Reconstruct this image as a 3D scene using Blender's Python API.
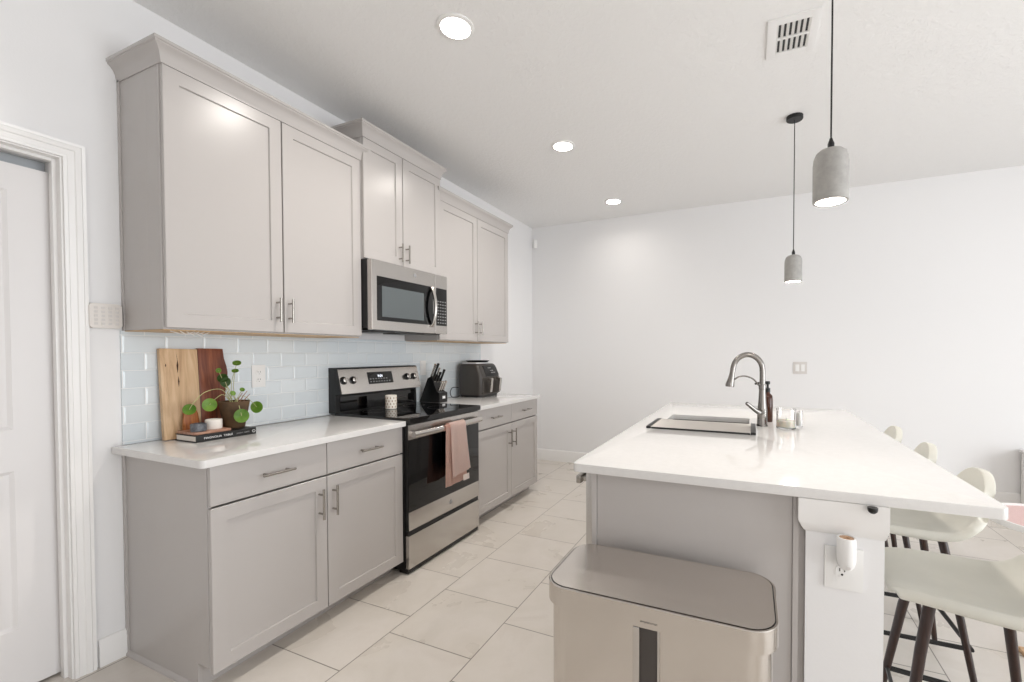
import bpy, bmesh, math, random
from mathutils import Vector, Matrix
random.seed(7)
for o in list(bpy.data.objects): bpy.data.objects.remove(o)
SC = bpy.context.scene
COL = SC.collection
PI = math.pi

# ------------------------------------------------------------------ camera
CAM = (2.493, -0.9847, 1.3067)
yaw, pitch, roll = .4081, -.0205, -.0014
cd = bpy.data.cameras.new('camera'); cam = bpy.data.objects.new('camera', cd); COL.objects.link(cam)
F = Vector((-math.sin(yaw), math.cos(yaw), 0)); R = Vector((math.cos(yaw), math.sin(yaw), 0)); U = Vector((0, 0, 1))
F2 = F*math.cos(pitch)+U*math.sin(pitch); U2 = -F*math.sin(pitch)+U*math.cos(pitch)
R3 = R*math.cos(roll)+U2*math.sin(roll); U3 = -R*math.sin(roll)+U2*math.cos(roll)
m = Matrix.Identity(4)
for i in range(3):
    m[i][0] = R3[i]; m[i][1] = U3[i]; m[i][2] = -F2[i]; m[i][3] = CAM[i]
cam.matrix_world = m
cd.sensor_width = 36; cd.lens = 438.994/1024*36; cd.shift_x = -49.08/1024; cd.shift_y = 21.54/1024
cd.clip_start = .02
SC.camera = cam

# ------------------------------------------------------------------ light and exposure
SC.view_settings.view_transform = 'Standard'
SC.view_settings.look = 'None'
SC.view_settings.gamma = 1
SC.view_settings.use_curve_mapping = False
SC.view_settings.exposure = 0.33
w = bpy.data.worlds.new('world'); SC.world = w; w.use_nodes = True
w.node_tree.nodes['Background'].inputs[0].default_value = (.80, .90, 1, 1)
w.node_tree.nodes['Background'].inputs[1].default_value = 1.0

H = 2.853          # ceiling height
YB = 3.879         # back wall
XR = 7.0           # right wall
YF = -3.6          # wall behind the camera

def area_light(name, loc, rot, sx, sy, power, color, spread=PI):
    l = bpy.data.lights.new(name, 'AREA'); l.shape = 'RECTANGLE'; l.size = sx; l.size_y = sy
    l.energy = power; l.color = color; l.spread = spread
    o = bpy.data.objects.new(name, l); COL.objects.link(o); o.location = loc; o.rotation_euler = rot
    return o
# daylight entering through the glass doors on the right, then an added warm rear fill
area_light('daylight_glass_door', (XR-.03, 0, 1.2), (0, PI/2, 0), 2.2, 3.5, 112, (.95, .975, 1))
area_light('warm_rear_fill', (4.6, YF+.03, 1.45), (PI/2, 0, 0), 2.4, 1.7, 17, (1, .88, .76))  # warm fill added behind the camera to tint the rear-facing sides

# ------------------------------------------------------------------ materials
def srgb(r, g=None, b=None):
    if g is None: g = b = r
    return tuple(((c/255)/12.92 if c/255 <= .04045 else ((c/255+.055)/1.055)**2.4) for c in (r, g, b))+(1,)
class M:
    def __init__(s, name, col=(200, 200, 200), rough=.5, metal=0., **kw):
        s.m = bpy.data.materials.new(name); s.m.use_nodes = True; s.n = s.m.node_tree.nodes; s.l = s.m.node_tree.links
        s.b = s.n['Principled BSDF']; s.b.inputs['Base Color'].default_value = srgb(*col)
        s.b.inputs['Roughness'].default_value = rough; s.b.inputs['Metallic'].default_value = metal
        for k, v in kw.items(): s.b.inputs[k.replace('_', ' ')].default_value = v
    def node(s, t, **kw):
        n = s.n.new(t)
        for k, v in kw.items():
            if k in n.inputs: n.inputs[k].default_value = v
            else: setattr(n, k, v)
        return n
    def coord(s, scale=(1, 1, 1), kind='Object', loc=(0, 0, 0), rot=(0, 0, 0)):
        t = s.n.new('ShaderNodeTexCoord'); mp = s.n.new('ShaderNodeMapping')
        s.l.new(t.outputs[kind], mp.inputs[0]); mp.inputs['Scale'].default_value = scale
        mp.inputs['Location'].default_value = loc; mp.inputs['Rotation'].default_value = rot
        return mp.outputs[0]
    def noise(s, vec, scale, detail=3, rough=.5, dist=0.):
        n = s.n.new('ShaderNodeTexNoise'); n.inputs['Scale'].default_value = scale; n.inputs['Detail'].default_value = detail
        n.inputs['Roughness'].default_value = rough; n.inputs['Distortion'].default_value = dist
        s.l.new(vec, n.inputs['Vector']); return n.outputs['Fac']
    def ramp(s, fac, stops):
        r = s.n.new('ShaderNodeValToRGB'); e = r.color_ramp.elements
        while len(e) < len(stops): e.new(.5)
        for el, (p, c) in zip(e, stops): el.position = p; el.color = srgb(*c) if len(c) == 3 else c
        s.l.new(fac, r.inputs[0]); return r.outputs[0]
    def rampv(s, fac, a, b, va, vb):
        r = s.n.new('ShaderNodeMapRange'); s.l.new(fac, r.inputs[0])
        for i, v in enumerate((a, b, va, vb)): r.inputs[i+1].default_value = v
        return r.outputs[0]
    def bump(s, h, strength=.3, dist=.002):
        b = s.n.new('ShaderNodeBump'); b.inputs['Strength'].default_value = strength; b.inputs['Distance'].default_value = dist
        s.l.new(h, b.inputs['Height']); s.l.new(b.outputs[0], s.b.inputs['Normal']); return b
    def math(s, op, a, b=None, c=None):
        n = s.n.new('ShaderNodeMath'); n.operation = op
        for i, v in enumerate((a, b, c)):
            if v is None: continue
            if isinstance(v, (int, float)): n.inputs[i].default_value = v
            else: s.l.new(v, n.inputs[i])
        return n.outputs[0]
    def base(s, c): s.l.new(c, s.b.inputs['Base Color'])
    def rgh(s, c): s.l.new(c, s.b.inputs['Roughness'])

def paint(name, col, rough=.55, bs=350, st=.05, **kw):
    x = M(name, col, rough, **kw); x.bump(x.noise(x.coord(), bs, 2), st, .001); return x.m
MAT = {}
x = M('wall_paint', (236, 235, 235), .75); v = x.coord(); x.bump(x.noise(v, 140, 3), .12, .002); MAT['wall'] = x.m
x = M('ceiling_texture', (240, 239, 238), .9); v = x.coord()
h1 = x.noise(v, 38, 4, .6, .6); x.bump(x.rampv(h1, .45, .62, 0, 1), .32, .003); MAT['ceil'] = x.m
MAT['trim'] = paint('trim_paint', (240, 238, 236), .35)
MAT['door'] = paint('door_paint', (232, 229, 228), .4)
MAT['cab'] = paint('greige_cabinet_paint', (185, 180, 177), .27, 500, .03)
MAT['cabside'] = MAT['cab']
MAT['cabdark'] = paint('cabinet_reveal', (70, 64, 60), .7)
x = M('birch_underside', (206, 172, 130), .55); v = x.coord((1, 14, 1)); x.base(x.ramp(x.noise(v, 6, 4), [(.3, (196, 160, 118)), (.7, (218, 188, 148))])); MAT['birch'] = x.m
x = M('quartz', (226, 224, 222), .07); v = x.coord(); x.base(x.ramp(x.noise(v, 45, 4, .7), [(.35, (223, 221, 219)), (.65, (227, 225, 223))])); MAT['quartz'] = x.m
def steel(name, col=(196, 192, 188), rough=.25, sc=(1, 1, 1), st=.0, dr=.012):
    x = M(name, col, rough, 1.0); v = x.coord(sc); n = x.noise(v, 6, 3)
    x.rgh(x.rampv(n, .3, .7, rough-dr, rough+dr))
    if st: x.bump(n, st, .001)
    return x.m
MAT['steel'] = steel('brushed_steel')
MAT['steel_v'] = steel('brushed_steel_vertical', dr=.01)
MAT['steel_bin'] = steel('bin_steel', (204, 198, 192), .20)
MAT['steel_lid'] = steel('bin_lid_steel', (214, 208, 202), .24)
MAT['rack_steel'] = steel('rack_steel', (206, 202, 197), .42)
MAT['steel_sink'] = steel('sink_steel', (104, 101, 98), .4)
MAT['nickel'] = steel('satin_nickel', (168, 164, 158), .24)
MAT['faucet'] = steel('faucet_stainless', (142, 138, 134), .22)
MAT['black_plastic'] = paint('black_plastic', (8, 8, 9), .4)
MAT['black_gloss'] = M('black_gloss_glass', (4, 4, 5), .04).m
MAT['black_metal'] = paint('black_metal', (8, 8, 10), .45)
MAT['grey_glass'] = M('microwave_window', (92, 98, 100), .18).m
MAT['oven_glass'] = M('oven_glass', (9, 10, 12), .03).m
MAT['white_plastic'] = paint('white_plastic', (238, 237, 235), .4)
MAT['vent_white'] = paint('vent_paint', (238, 237, 236), .6)
MAT['cream_plastic'] = paint('cream_plastic', (226, 220, 214), .5)
MAT['key'] = paint('grey_keys', (216, 211, 207), .5)
MAT['ink'] = paint('ink_dark', (50, 46, 44), .6)
MAT['print_white'] = paint('print_white', (235, 235, 235), .6)
MAT['print_grey'] = paint('print_grey', (150, 150, 150), .6)
def glow(name, col, s):
    x = M(name, col, .5); x.b.inputs['Emission Color'].default_value = srgb(*col); x.b.inputs['Emission Strength'].default_value = s; return x.m
MAT['lens'] = glow('lamp_lens', (255, 248, 238), 16)
MAT['bulb'] = glow('pendant_bulb', (255, 247, 236), 5)
MAT['display'] = glow('display_digits', (240, 244, 255), 1.0)
# ceramic backsplash: glossy pale blue-white subway tile in running bond
x = M('subway_tile', (222, 228, 232), .06, Coat_Weight=.5)
t = x.n.new('ShaderNodeTexCoord'); sp = x.n.new('ShaderNodeSeparateXYZ'); x.l.new(t.outputs['Object'], sp.inputs[0])
cb = x.n.new('ShaderNodeCombineXYZ'); x.l.new(sp.outputs['Y'], cb.inputs[0]); x.l.new(sp.outputs['Z'], cb.inputs[1])
def brick(mortar, smooth):
    b = x.n.new('ShaderNodeTexBrick'); b.offset = .5; b.inputs['Scale'].default_value = 1; b.inputs['Mortar Size'].default_value = mortar
    b.inputs['Mortar Smooth'].default_value = smooth; b.inputs['Brick Width'].default_value = .1545; b.inputs['Row Height'].default_value = .0772
    b.inputs['Color1'].default_value = srgb(216, 224, 229); b.inputs['Color2'].default_value = srgb(224, 230, 233); b.inputs['Mortar'].default_value = srgb(238, 239, 239)
    x.l.new(cb.outputs[0], b.inputs['Vector']); return b
b1 = brick(.0012, 0); x.base(b1.outputs['Color'])
b2 = brick(.009, 1.0); inv = x.math('SUBTRACT', 1, b2.outputs['Fac'])
hh = x.math('ADD', inv, x.math('MULTIPLY', x.noise(x.coord(), 9, 1), .5))
x.bump(hh, .6, .003); x.rgh(x.rampv(b1.outputs['Fac'], 0, 1, .05, .6)); MAT['tile'] = x.m
# porcelain floor: one-third running bond
x = M('floor_tile', (214, 204, 192), .3)
t = x.n.new('ShaderNodeTexCoord'); sp = x.n.new('ShaderNodeSeparateXYZ'); x.l.new(t.outputs['Object'], sp.inputs[0])
TX, TW, TY, TL = 1.4023, .4569, .5617, .4101
uu = x.math('DIVIDE', x.math('SUBTRACT', sp.outputs['X'], TX), TW); ci = x.math('FLOOR', uu)
vv = x.math('ADD', x.math('DIVIDE', x.math('SUBTRACT', sp.outputs['Y'], TY), TL), x.math('DIVIDE', x.math('ADD', ci, 1), 3))
ri = x.math('FLOOR', vv); fu = x.math('SUBTRACT', uu, ci); fv = x.math('SUBTRACT', vv, ri)
du = x.math('MULTIPLY', x.math('MINIMUM', fu, x.math('SUBTRACT', 1, fu)), TW)
dv = x.math('MULTIPLY', x.math('MINIMUM', fv, x.math('SUBTRACT', 1, fv)), TL)
dd = x.math('MINIMUM', du, dv); g = x.rampv(dd, .0017, .003, 1, 0)
cid = x.n.new('ShaderNodeCombineXYZ'); x.l.new(ci, cid.inputs[0]); x.l.new(ri, cid.inputs[1])
wn = x.n.new('ShaderNodeTexWhiteNoise'); x.l.new(cid.outputs[0], wn.inputs['Vector'])
va = x.n.new('ShaderNodeVectorMath'); va.operation = 'MULTIPLY_ADD'; x.l.new(wn.outputs['Color'], va.inputs[0]); va.inputs[1].default_value = (9, 9, 9); x.l.new(t.outputs['Object'], va.inputs[2])
n1 = x.noise(va.outputs[0], 3.0, 5, .55, .7); n2 = x.noise(va.outputs[0], 26, 5, .7, .4)
nn = x.math('ADD', x.math('MULTIPLY', n1, .88), x.math('MULTIPLY', n2, .12))
nn = x.math('ADD', nn, x.math('MULTIPLY', x.math('SUBTRACT', wn.outputs['Value'], .5), .05))
tc = x.ramp(nn, [(.28, (208, 200, 190)), (.47, (215, 208, 199)), (.58, (219, 212, 204)), (.72, (211, 203, 194))])
mx = x.n.new('ShaderNodeMix'); mx.data_type = 'RGBA'; x.l.new(g, mx.inputs[0]); x.l.new(tc, mx.inputs[6]); mx.inputs[7].default_value = srgb(138, 130, 122)
x.base(mx.outputs[2]); x.bump(x.math('SUBTRACT', x.math('MULTIPLY', nn, .02), g), .4, .0012); x.rgh(x.rampv(n1, .3, .7, .26, .32)); MAT['floor'] = x.m
# concrete pendant
x = M('concrete', (160, 156, 150), .85); v = x.coord(); n = x.noise(v, 30, 5, .6)
x.base(x.ramp(n, [(.3, (156, 154, 151)), (.7, (176, 174, 170))])); x.bump(n, .12, .002); MAT['concrete'] = x.m
def wood(name, a, b, c, rough=.45, sc=(6, 40, 2), scale=1.4, dist=1.2):
    x = M(name, b, rough); v = x.coord(sc); n = x.noise(v, scale, 5, .6, dist)
    x.base(x.ramp(n, [(.28, a), (.5, b), (.72, c)])); x.bump(n, .08, .001); return x.m
MAT['olivewood'] = wood('pale_wood', (176, 140, 104), (208, 174, 136), (224, 194, 158), .5, (6, 22, 2.2), 1.6)
MAT['crack'] = paint('wood_crack', (70, 42, 22), .8)
MAT['walnut'] = wood('red_brown_wood', (70, 30, 16), (116, 58, 34), (146, 82, 50), .35, (6, 30, 2.4), 1.6)
MAT['amberwood'] = wood('amber_wood', (110, 56, 22), (158, 92, 44), (186, 120, 66), .4, (8, 40, 5), 1.8)
MAT['tray_wood'] = wood('tray_wood', (130, 86, 66), (168, 124, 102), (190, 150, 128), .4, (40, 4, 4))
MAT['legwood'] = wood('stool_leg_walnut', (26, 12, 8), (42, 22, 15), (60, 34, 24), .4, (30, 30, 3))
MAT['lightwood'] = wood('light_oak', (190, 150, 110), (214, 176, 136), (226, 194, 156), .5)
x = M('cream_leather', (214, 211, 200), .42); v = x.coord(); vo = x.node('ShaderNodeTexVoronoi'); vo.inputs['Scale'].default_value = 260; x.l.new(v, vo.inputs['Vector'])
x.base(x.ramp(x.noise(v, 5, 3), [(.3, (206, 204, 194)), (.7, (220, 217, 206))])); x.bump(vo.outputs['Distance'], .12, .001); MAT['leather'] = x.m
def cloth(name, a, b, sc=420):
    x = M(name, a, .95, Sheen_Weight=.3); v = x.coord(); n = x.noise(v, sc, 2); x.base(x.ramp(n, [(.35, a), (.65, b)])); x.bump(n, .5, .002); return x.m
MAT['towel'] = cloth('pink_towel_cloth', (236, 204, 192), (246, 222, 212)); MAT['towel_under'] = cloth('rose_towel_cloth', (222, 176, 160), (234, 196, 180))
MAT['fringe'] = cloth('fringe_cloth', (232, 218, 210), (244, 234, 228)); MAT['pouf'] = cloth('pink_pouf_cloth', (206, 168, 164), (222, 186, 182))
x = M('leaf_green', (96, 150, 44), .4, Subsurface_Weight=.1); v = x.coord(); x.base(x.ramp(x.noise(v, 18, 3), [(.3, (88, 136, 34)), (.7, (144, 184, 74))])); MAT['leaf'] = x.m
MAT['leaf_dark'] = paint('leaf_dark_green', (62, 96, 30), .4)
MAT['stem'] = paint('pale_stem', (176, 176, 120), .5)
x = M('brown_pot_clay', (86, 62, 40), .7); v = x.coord(); n = x.noise(v, 16, 5); x.base(x.ramp(n, [(.3, (66, 48, 30)), (.7, (104, 78, 50))])); x.bump(n, .3, .004); MAT['pot'] = x.m
MAT['soil'] = paint('potting_soil', (48, 34, 24), .95, 90, .8)
x = M('dark_stone', (96, 98, 104), .45); v = x.coord(); x.base(x.ramp(x.noise(v, 30, 6, .7, 1), [(.35, (58, 60, 66)), (.6, (110, 112, 118)), (.7, (150, 150, 154))])); MAT['stone'] = x.m
MAT['ceramic'] = paint('white_ceramic', (240, 234, 226), .3); MAT['cork'] = paint('tan_opening', (196, 160, 130), .7)
MAT['page'] = paint('book_pages', (236, 228, 218), .8); MAT['bookblack'] = paint('book_cloth_black', (10, 10, 10), .5)
MAT['fryer'] = steel('fryer_dark_grey', (82, 78, 74), .42); MAT['fryer_side'] = paint('fryer_side', (62, 58, 55), .38)
MAT['wax'] = paint('cream_wax', (240, 232, 214), .5, Subsurface_Weight=.2); MAT['white_wax'] = paint('white_wax', (246, 244, 240), .4)
x = M('clear_glass', (255, 255, 255), .02); x.b.inputs['Transmission Weight'].default_value = 1; x.b.inputs['IOR'].default_value = 1.45; MAT['glass'] = x.m
x = M('amber_glass', (74, 34, 16), .06); x.b.inputs['Transmission Weight'].default_value = .3; x.b.inputs['IOR'].default_value = 1.45; MAT['amber'] = x.m
MAT['track_grey'] = paint('head_track_grey', (178, 182, 186), .8)  # grey-blue of the door head track
x = M('window_glass', (255, 255, 255), .0); x.b.inputs['Transmission Weight'].default_value = 1; x.b.inputs['IOR'].default_value = 1.02; MAT['pane'] = x.m
x = M('mug_pattern', (240, 234, 224), .3)
v = x.coord((1, 1, 1)); MAT['mug'] = x.m
MAT['mugdot'] = paint('mug_tan_print', (150, 118, 88), .5)

# ------------------------------------------------------------------ mesh helpers
def bm_(): return bmesh.new()
def _bev(bm, geom_edges, r, seg=2):
    if r > 0: bmesh.ops.bevel(bm, geom=geom_edges, offset=r, segments=seg, profile=.7, affect='EDGES', clamp_overlap=True)
def box(bm, x0, x1, y0, y1, z0, z1, r=0., seg=2):
    t = bmesh.new(); bmesh.ops.create_cube(t, size=1)
    for v in t.verts: v.co = Vector(((x0+x1)/2+v.co.x*(x1-x0), (y0+y1)/2+v.co.y*(y1-y0), (z0+z1)/2+v.co.z*(z1-z0)))
    _bev(t, list(t.edges), r, seg); merge(bm, t); return bm
def merge(bm, t, mat=None):
    if mat is not None: bmesh.ops.transform(t, matrix=mat, verts=t.verts)
    me = bpy.data.meshes.new('tmp'); t.to_mesh(me); t.free(); bm.from_mesh(me); bpy.data.meshes.remove(me)
def rounded_box(bm, x0, x1, y0, y1, z0, z1, rv, seg=8, edge=.002):
    """vertical corners rounded by rv, top/bottom edges by edge"""
    t = bmesh.new(); pts = rrect(x0, x1, y0, y1, rv, seg)
    lo = [t.verts.new((a, b, z0)) for a, b in pts]; hi = [t.verts.new((a, b, z1)) for a, b in pts]
    n = len(pts)
    for i in range(n): t.faces.new((lo[i], lo[(i+1) % n], hi[(i+1) % n], hi[i]))
    t.faces.new(lo[::-1]); t.faces.new(hi)
    if edge > 0:
        es = [e for e in t.edges if abs(e.verts[0].co.z-e.verts[1].co.z) < 1e-6]
        _bev(t, es, edge, 2)
    merge(bm, t)
def rrect(x0, x1, y0, y1, r, seg=8):
    pts = []
    for cx, cy, a in ((x1-r, y0+r, -90), (x1-r, y1-r, 0), (x0+r, y1-r, 90), (x0+r, y0+r, 180)):
        for i in range(seg+1):
            t = math.radians(a+90*i/seg); pts.append((cx+r*math.cos(t), cy+r*math.sin(t)))
    return pts
def prism(bm, pts, axis, a, b, r=0.):
    """polygon pts in the two other axes extruded along axis from a to b"""
    t = bmesh.new(); f = {'x': lambda p, s: (s, p[0], p[1]), 'y': lambda p, s: (p[0], s, p[1]), 'z': lambda p, s: (p[0], p[1], s)}[axis]
    lo = [t.verts.new(f(p, a)) for p in pts]; hi = [t.verts.new(f(p, b)) for p in pts]; n = len(pts)
    for i in range(n): t.faces.new((lo[i], lo[(i+1) % n], hi[(i+1) % n], hi[i]))
    t.faces.new(lo[::-1]); t.faces.new(hi); bmesh.ops.recalc_face_normals(t, faces=t.faces)
    if r > 0: _bev(t, list(t.edges), r)
    merge(bm, t)
def lathe(bm, prof, cx=0, cy=0, seg=32, mat=None, cap=True):
    t = bmesh.new(); rings = []
    for r, z in prof:
        if r < 1e-6: rings.append([t.verts.new((cx, cy, z))])
        else: rings.append([t.verts.new((cx+r*math.cos(2*PI*i/seg), cy+r*math.sin(2*PI*i/seg), z)) for i in range(seg)])
    for a, b in zip(rings, rings[1:]):
        for i in range(seg):
            j = (i+1) % seg
            if len(a) == 1 and len(b) == 1: continue
            if len(a) == 1: t.faces.new((a[0], b[j], b[i]))
            elif len(b) == 1: t.faces.new((a[i], a[j], b[0]))
            else: t.faces.new((a[i], a[j], b[j], b[i]))
    if cap:
        if len(rings[0]) > 1: t.faces.new(rings[0][::-1])
        if len(rings[-1]) > 1: t.faces.new(rings[-1])
    bmesh.ops.recalc_face_normals(t, faces=t.faces); merge(bm, t, mat)
def tube(bm, pts, r, seg=10, cap=True, flat=None):
    """pts polyline; r float or list; flat=(k) squashes the section along world z"""
    t = bmesh.new(); pts = [Vector(p) for p in pts]; n = len(pts); rs = r if isinstance(r, (list, tuple)) else [r]*n
    rings = []; up = None
    for i, p in enumerate(pts):
        d = (pts[min(i+1, n-1)]-pts[max(i-1, 0)]).normalized()
        if up is None:
            up = Vector((0, 0, 1)) if abs(d.z) < .9 else Vector((1, 0, 0))
        s = d.cross(up).normalized(); up = s.cross(d).normalized()
        k = flat or 1
        rings.append([t.verts.new(p+s*rs[i]*math.cos(2*PI*j/seg)+up*rs[i]*k*math.sin(2*PI*j/seg)) for j in range(seg)])
    for a, b in zip(rings, rings[1:]):
        for j in range(seg): t.faces.new((a[j], a[(j+1) % seg], b[(j+1) % seg], b[j]))
    if cap: t.faces.new(rings[0][::-1]); t.faces.new(rings[-1])
    bmesh.ops.recalc_face_normals(t, faces=t.faces); merge(bm, t)
def cyl(bm, p0, p1, r, seg=20): tube(bm, [p0, p1], r, seg)
def spline(ctrl, n=8):
    P = [Vector(c) for c in ctrl]; P = [2*P[0]-P[1]]+P+[2*P[-1]-P[-2]]; out = []
    for i in range(1, len(P)-2):
        for k in range(n):
            t = k/n; a, b, c, d = P[i-1:i+3]
            out.append(.5*((2*b)+(c-a)*t+(2*a-5*b+4*c-d)*t*t+(-a+3*b-3*c+d)*t**3))
    out.append(P[-2]); return out
SMOOTH = math.radians(35)
def obj(name, bm, mat, parent=None, smooth=True):
    """link bm (authored in world space) as one mesh under parent"""
    me = bpy.data.meshes.new(name)
    off = Vector((0, 0, 0)); q = parent
    while q is not None: off += q.location; q = q.parent
    if parent is not None: bmesh.ops.translate(bm, vec=-off, verts=bm.verts)
    bm.to_mesh(me); bm.free()
    if smooth:
        for p in me.polygons: p.use_smooth = True
        try: me.set_sharp_from_angle(angle=SMOOTH)
        except Exception: pass
    me.materials.append(MAT[mat] if isinstance(mat, str) else mat)
    o = bpy.data.objects.new(name, me); COL.objects.link(o); o.parent = parent
    return o
def thing(name, label, cat, loc, group=None):
    o = bpy.data.objects.new(name, None); COL.objects.link(o); o.location = loc; o.empty_display_size = .05
    o['label'] = label; o['category'] = cat
    if group: o['group'] = group
    return o
def single(name, bm, mat, label, cat, origin, group=None):
    """a thing that is one mesh, origin at its base"""
    bmesh.ops.translate(bm, vec=-Vector(origin), verts=bm.verts)
    o = obj(name, bm, mat); o.location = origin; o['label'] = label; o['category'] = cat
    if group: o['group'] = group
    return o
def struct(name, bm, mat, parent=None):
    o = obj(name, bm, mat, parent)
    if parent is None: o['kind'] = 'structure'
    return o
def text(body, size, mat, parent, origin, right, up, name='lettering', depth=.0006, align='LEFT', width=None, label=None):
    c = bpy.data.curves.new('t', 'FONT'); c.body = body; c.size = size; c.extrude = depth; c.align_x = align; c.align_y = 'CENTER'
    o = bpy.data.objects.new('t', c); COL.objects.link(o); bpy.context.view_layer.update()
    me = bpy.data.meshes.new_from_object(o.evaluated_get(bpy.context.evaluated_depsgraph_get())); bpy.data.objects.remove(o)
    right = Vector(right).normalized(); up = Vector(up).normalized(); nrm = right.cross(up)
    if width:
        xs = [v.co.x for v in me.vertices]; k = width/(max(xs)-min(xs))
    else: k = 1
    bm = bmesh.new(); bm.from_mesh(me); bpy.data.meshes.remove(me)
    for v in bm.verts: v.co = Vector(origin)+right*v.co.x*k+up*v.co.y+nrm*v.co.z
    o = obj(name, bm, mat, parent, smooth=False)
    if label: o['label'] = label
    return o
def copy_tree(o, parent=None):
    c = o.copy(); COL.objects.link(c)
    if parent is not None: c.parent = parent
    for ch in list(o.children): copy_tree(ch, c)
    return c

# ------------------------------------------------------------------ the room
b = bm_(); box(b, -1.2, XR+.1, YF-.1, YB+.1, -.05, 0); struct('floor', b, 'floor')
b = bm_(); box(b, -.15, XR+.1, YF-.1, YB+.1, H, H+.08); struct('ceiling', b, 'ceil')
DY0, DY1, DZ = -1.0, -.164, 2.083      # door opening in the left wall
b = bm_(); box(b, -.15, 0, DY1, YB+.1, 0, H); box(b, -.15, 0, YF-.1, DY0, 0, H); box(b, -.15, 0, DY0, DY1, DZ, H); struct('wall_left', b, 'wall')
b = bm_(); box(b, 0, XR+.1, YB, YB+.1, 0, H); struct('wall_back', b, 'wall')
# right wall with a wide glass sliding door, rear wall with a window
GY0, GY1, GZ = -1.8, 1.8, 2.35
b = bm_(); box(b, XR, XR+.1, YF-.1, GY0, 0, H); box(b, XR, XR+.1, GY1, YB, 0, H); box(b, XR, XR+.1, GY0, GY1, GZ, H); struct('wall_right', b, 'wall')
WX0, WX1, WZ0, WZ1 = 3.4, 5.8, .6, 2.3
b = bm_(); box(b, -.15, WX0, YF-.1, YF, 0, H); box(b, WX1, XR, YF-.1, YF, 0, H); box(b, WX0, WX1, YF-.1, YF, 0, WZ0); box(b, WX0, WX1, YF-.1, YF, WZ1, H); struct('wall_front', b, 'wall')
def framed(name, horiz, a0, a1, z0, z1, p, n):
    e = bm_(); fw = .05
    def bx(bmx, u0, u1, w0, w1, d0=.02, d1=.07):
        if horiz: box(bmx, u0, u1, p-d1, p-d0, w0, w1)
        else: box(bmx, p+d0, p+d1, u0, u1, w0, w1)
    bx(e, a0, a1, z0, z0+fw); bx(e, a0, a1, z1-fw, z1)
    for i in range(n+1):
        c = a0+(a1-a0)*i/n; bx(e, max(a0, c-fw/2), min(a1, c+fw/2), z0+fw, z1-fw)
    r = struct(name, e, 'trim')
    g = bm_(); bx(g, a0+fw/2, a1-fw/2, z0+fw, z1-fw, .04, .046); obj('pane', g, 'pane', r)
framed('window_1', False, GY0, GY1, 0, GZ, XR, 2)
framed('window_2', True, WX0, WX1, WZ0, WZ1, YF, 2)
def baseboard(name, axis, a0, a1, h=.132):
    pr = [(0, 0), (.015, 0), (.015, h-.03), (.012, h-.022), (.012, h-.012), (.006, h-.002), (0, h)]
    e = bm_()
    if axis == 'left': prism(e, pr, 'y', a0, a1)
    elif axis == 'back': prism(e, [(YB-p[0], p[1]) for p in pr], 'x', a0, a1)
    elif axis == 'right': prism(e, [(XR-p[0], p[1]) for p in pr], 'y', a0, a1)
    struct(name, e, 'trim')
baseboard('baseboard_left', 'left', DY1+.07, -.001, .115)
baseboard('baseboard_left_far', 'left', 2.78, YB)
baseboard('baseboard_back', 'back', .016, XR)
# door casing with stepped profile
def casing(y0, y1, zt, cw=.061):
    t = bm_(); pr = [(0, 0), (0, .010), (.010, .0125), (.013, .009), (.030, .012), (.033, .016), (.048, .018), (.052, .014), (cw, .018), (cw, 0)]
    # path offsets: right leg, head, left leg swept with mitred corners
    loops = []
    for (py, pz, oy, oz) in ((y1, 0, 1, 0), (y1, zt, 1, 1), (y0, zt, -1, 1), (y0, 0, -1, 0)):
        loops.append([t.verts.new((d, py+oy*o, pz+oz*o)) for o, d in pr])
    for A, B in zip(loops, loops[1:]):
        for i in range(len(pr)-1): t.faces.new((A[i], A[i+1], B[i+1], B[i]))
    bmesh.ops.recalc_face_normals(t, faces=t.faces); return t
struct('trim_1', casing(DY0, DY1, DZ), 'trim')
# door jamb with stop, then the recessed panelled door and the head track above it
jb = bm_(); box(jb, -.149, -.0005, DY1-.006, DY1-.0003, 0, DZ-.0003); box(jb, -.149, -.0005, DY0+.0003, DY0+.006, 0, DZ-.0003); box(jb, -.149, -.0005, DY0+.006, DY1-.006, DZ-.006, DZ-.0003)
box(jb, -.065, -.035, DY1-.017, DY1-.0055, 0, DZ-.006, .002); box(jb, -.065, -.035, DY0+.0055, DY0+.017, 0, DZ-.006, .002); box(jb, -.065, -.035, DY0+.017, DY1-.017, DZ-.017, DZ-.0055, .002)
struct('trim_2', jb, 'trim')
def panel_door(bm, y0, y1, z0, z1, xf, th, panels):
    ys = sorted({y0, y1, *[p for q in panels for p in q[:2]]}); zs = sorted({z0, z1, *[p for q in panels for p in q[2:]]})
    for i in range(len(ys)-1):
        for j in range(len(zs)-1):
            a, b_, c, d = ys[i], ys[i+1], zs[j], zs[j+1]
            if any(p[0] <= a and b_ <= p[1] and p[2] <= c and d <= p[3] for p in panels): continue
            box(bm, xf-th, xf, a, b_, c, d)
    for (a, b_, c, d) in panels:
        t = bm_(); lv = [(0, 0), (.012, -.009), (.018, -.009), (.04, -.003)]
        rings = [[t.verts.new((xf+dz, a+i, c+i)), ] for i, dz in lv]
        rings = []
        for i, dz in lv: rings.append([t.verts.new(p) for p in ((xf+dz, a+i, c+i), (xf+dz, b_-i, c+i), (xf+dz, b_-i, d-i), (xf+dz, a+i, d-i))])
        for A, B in zip(rings, rings[1:]):
            for k in range(4): t.faces.new((A[k], A[(k+1) % 4], B[(k+1) % 4], B[k]))
        t.faces.new(rings[-1]); bmesh.ops.recalc_face_normals(t, faces=t.faces); merge(bm, t)
dr = bm_(); yA, yB2 = DY0+.009, DY1-.009
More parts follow.
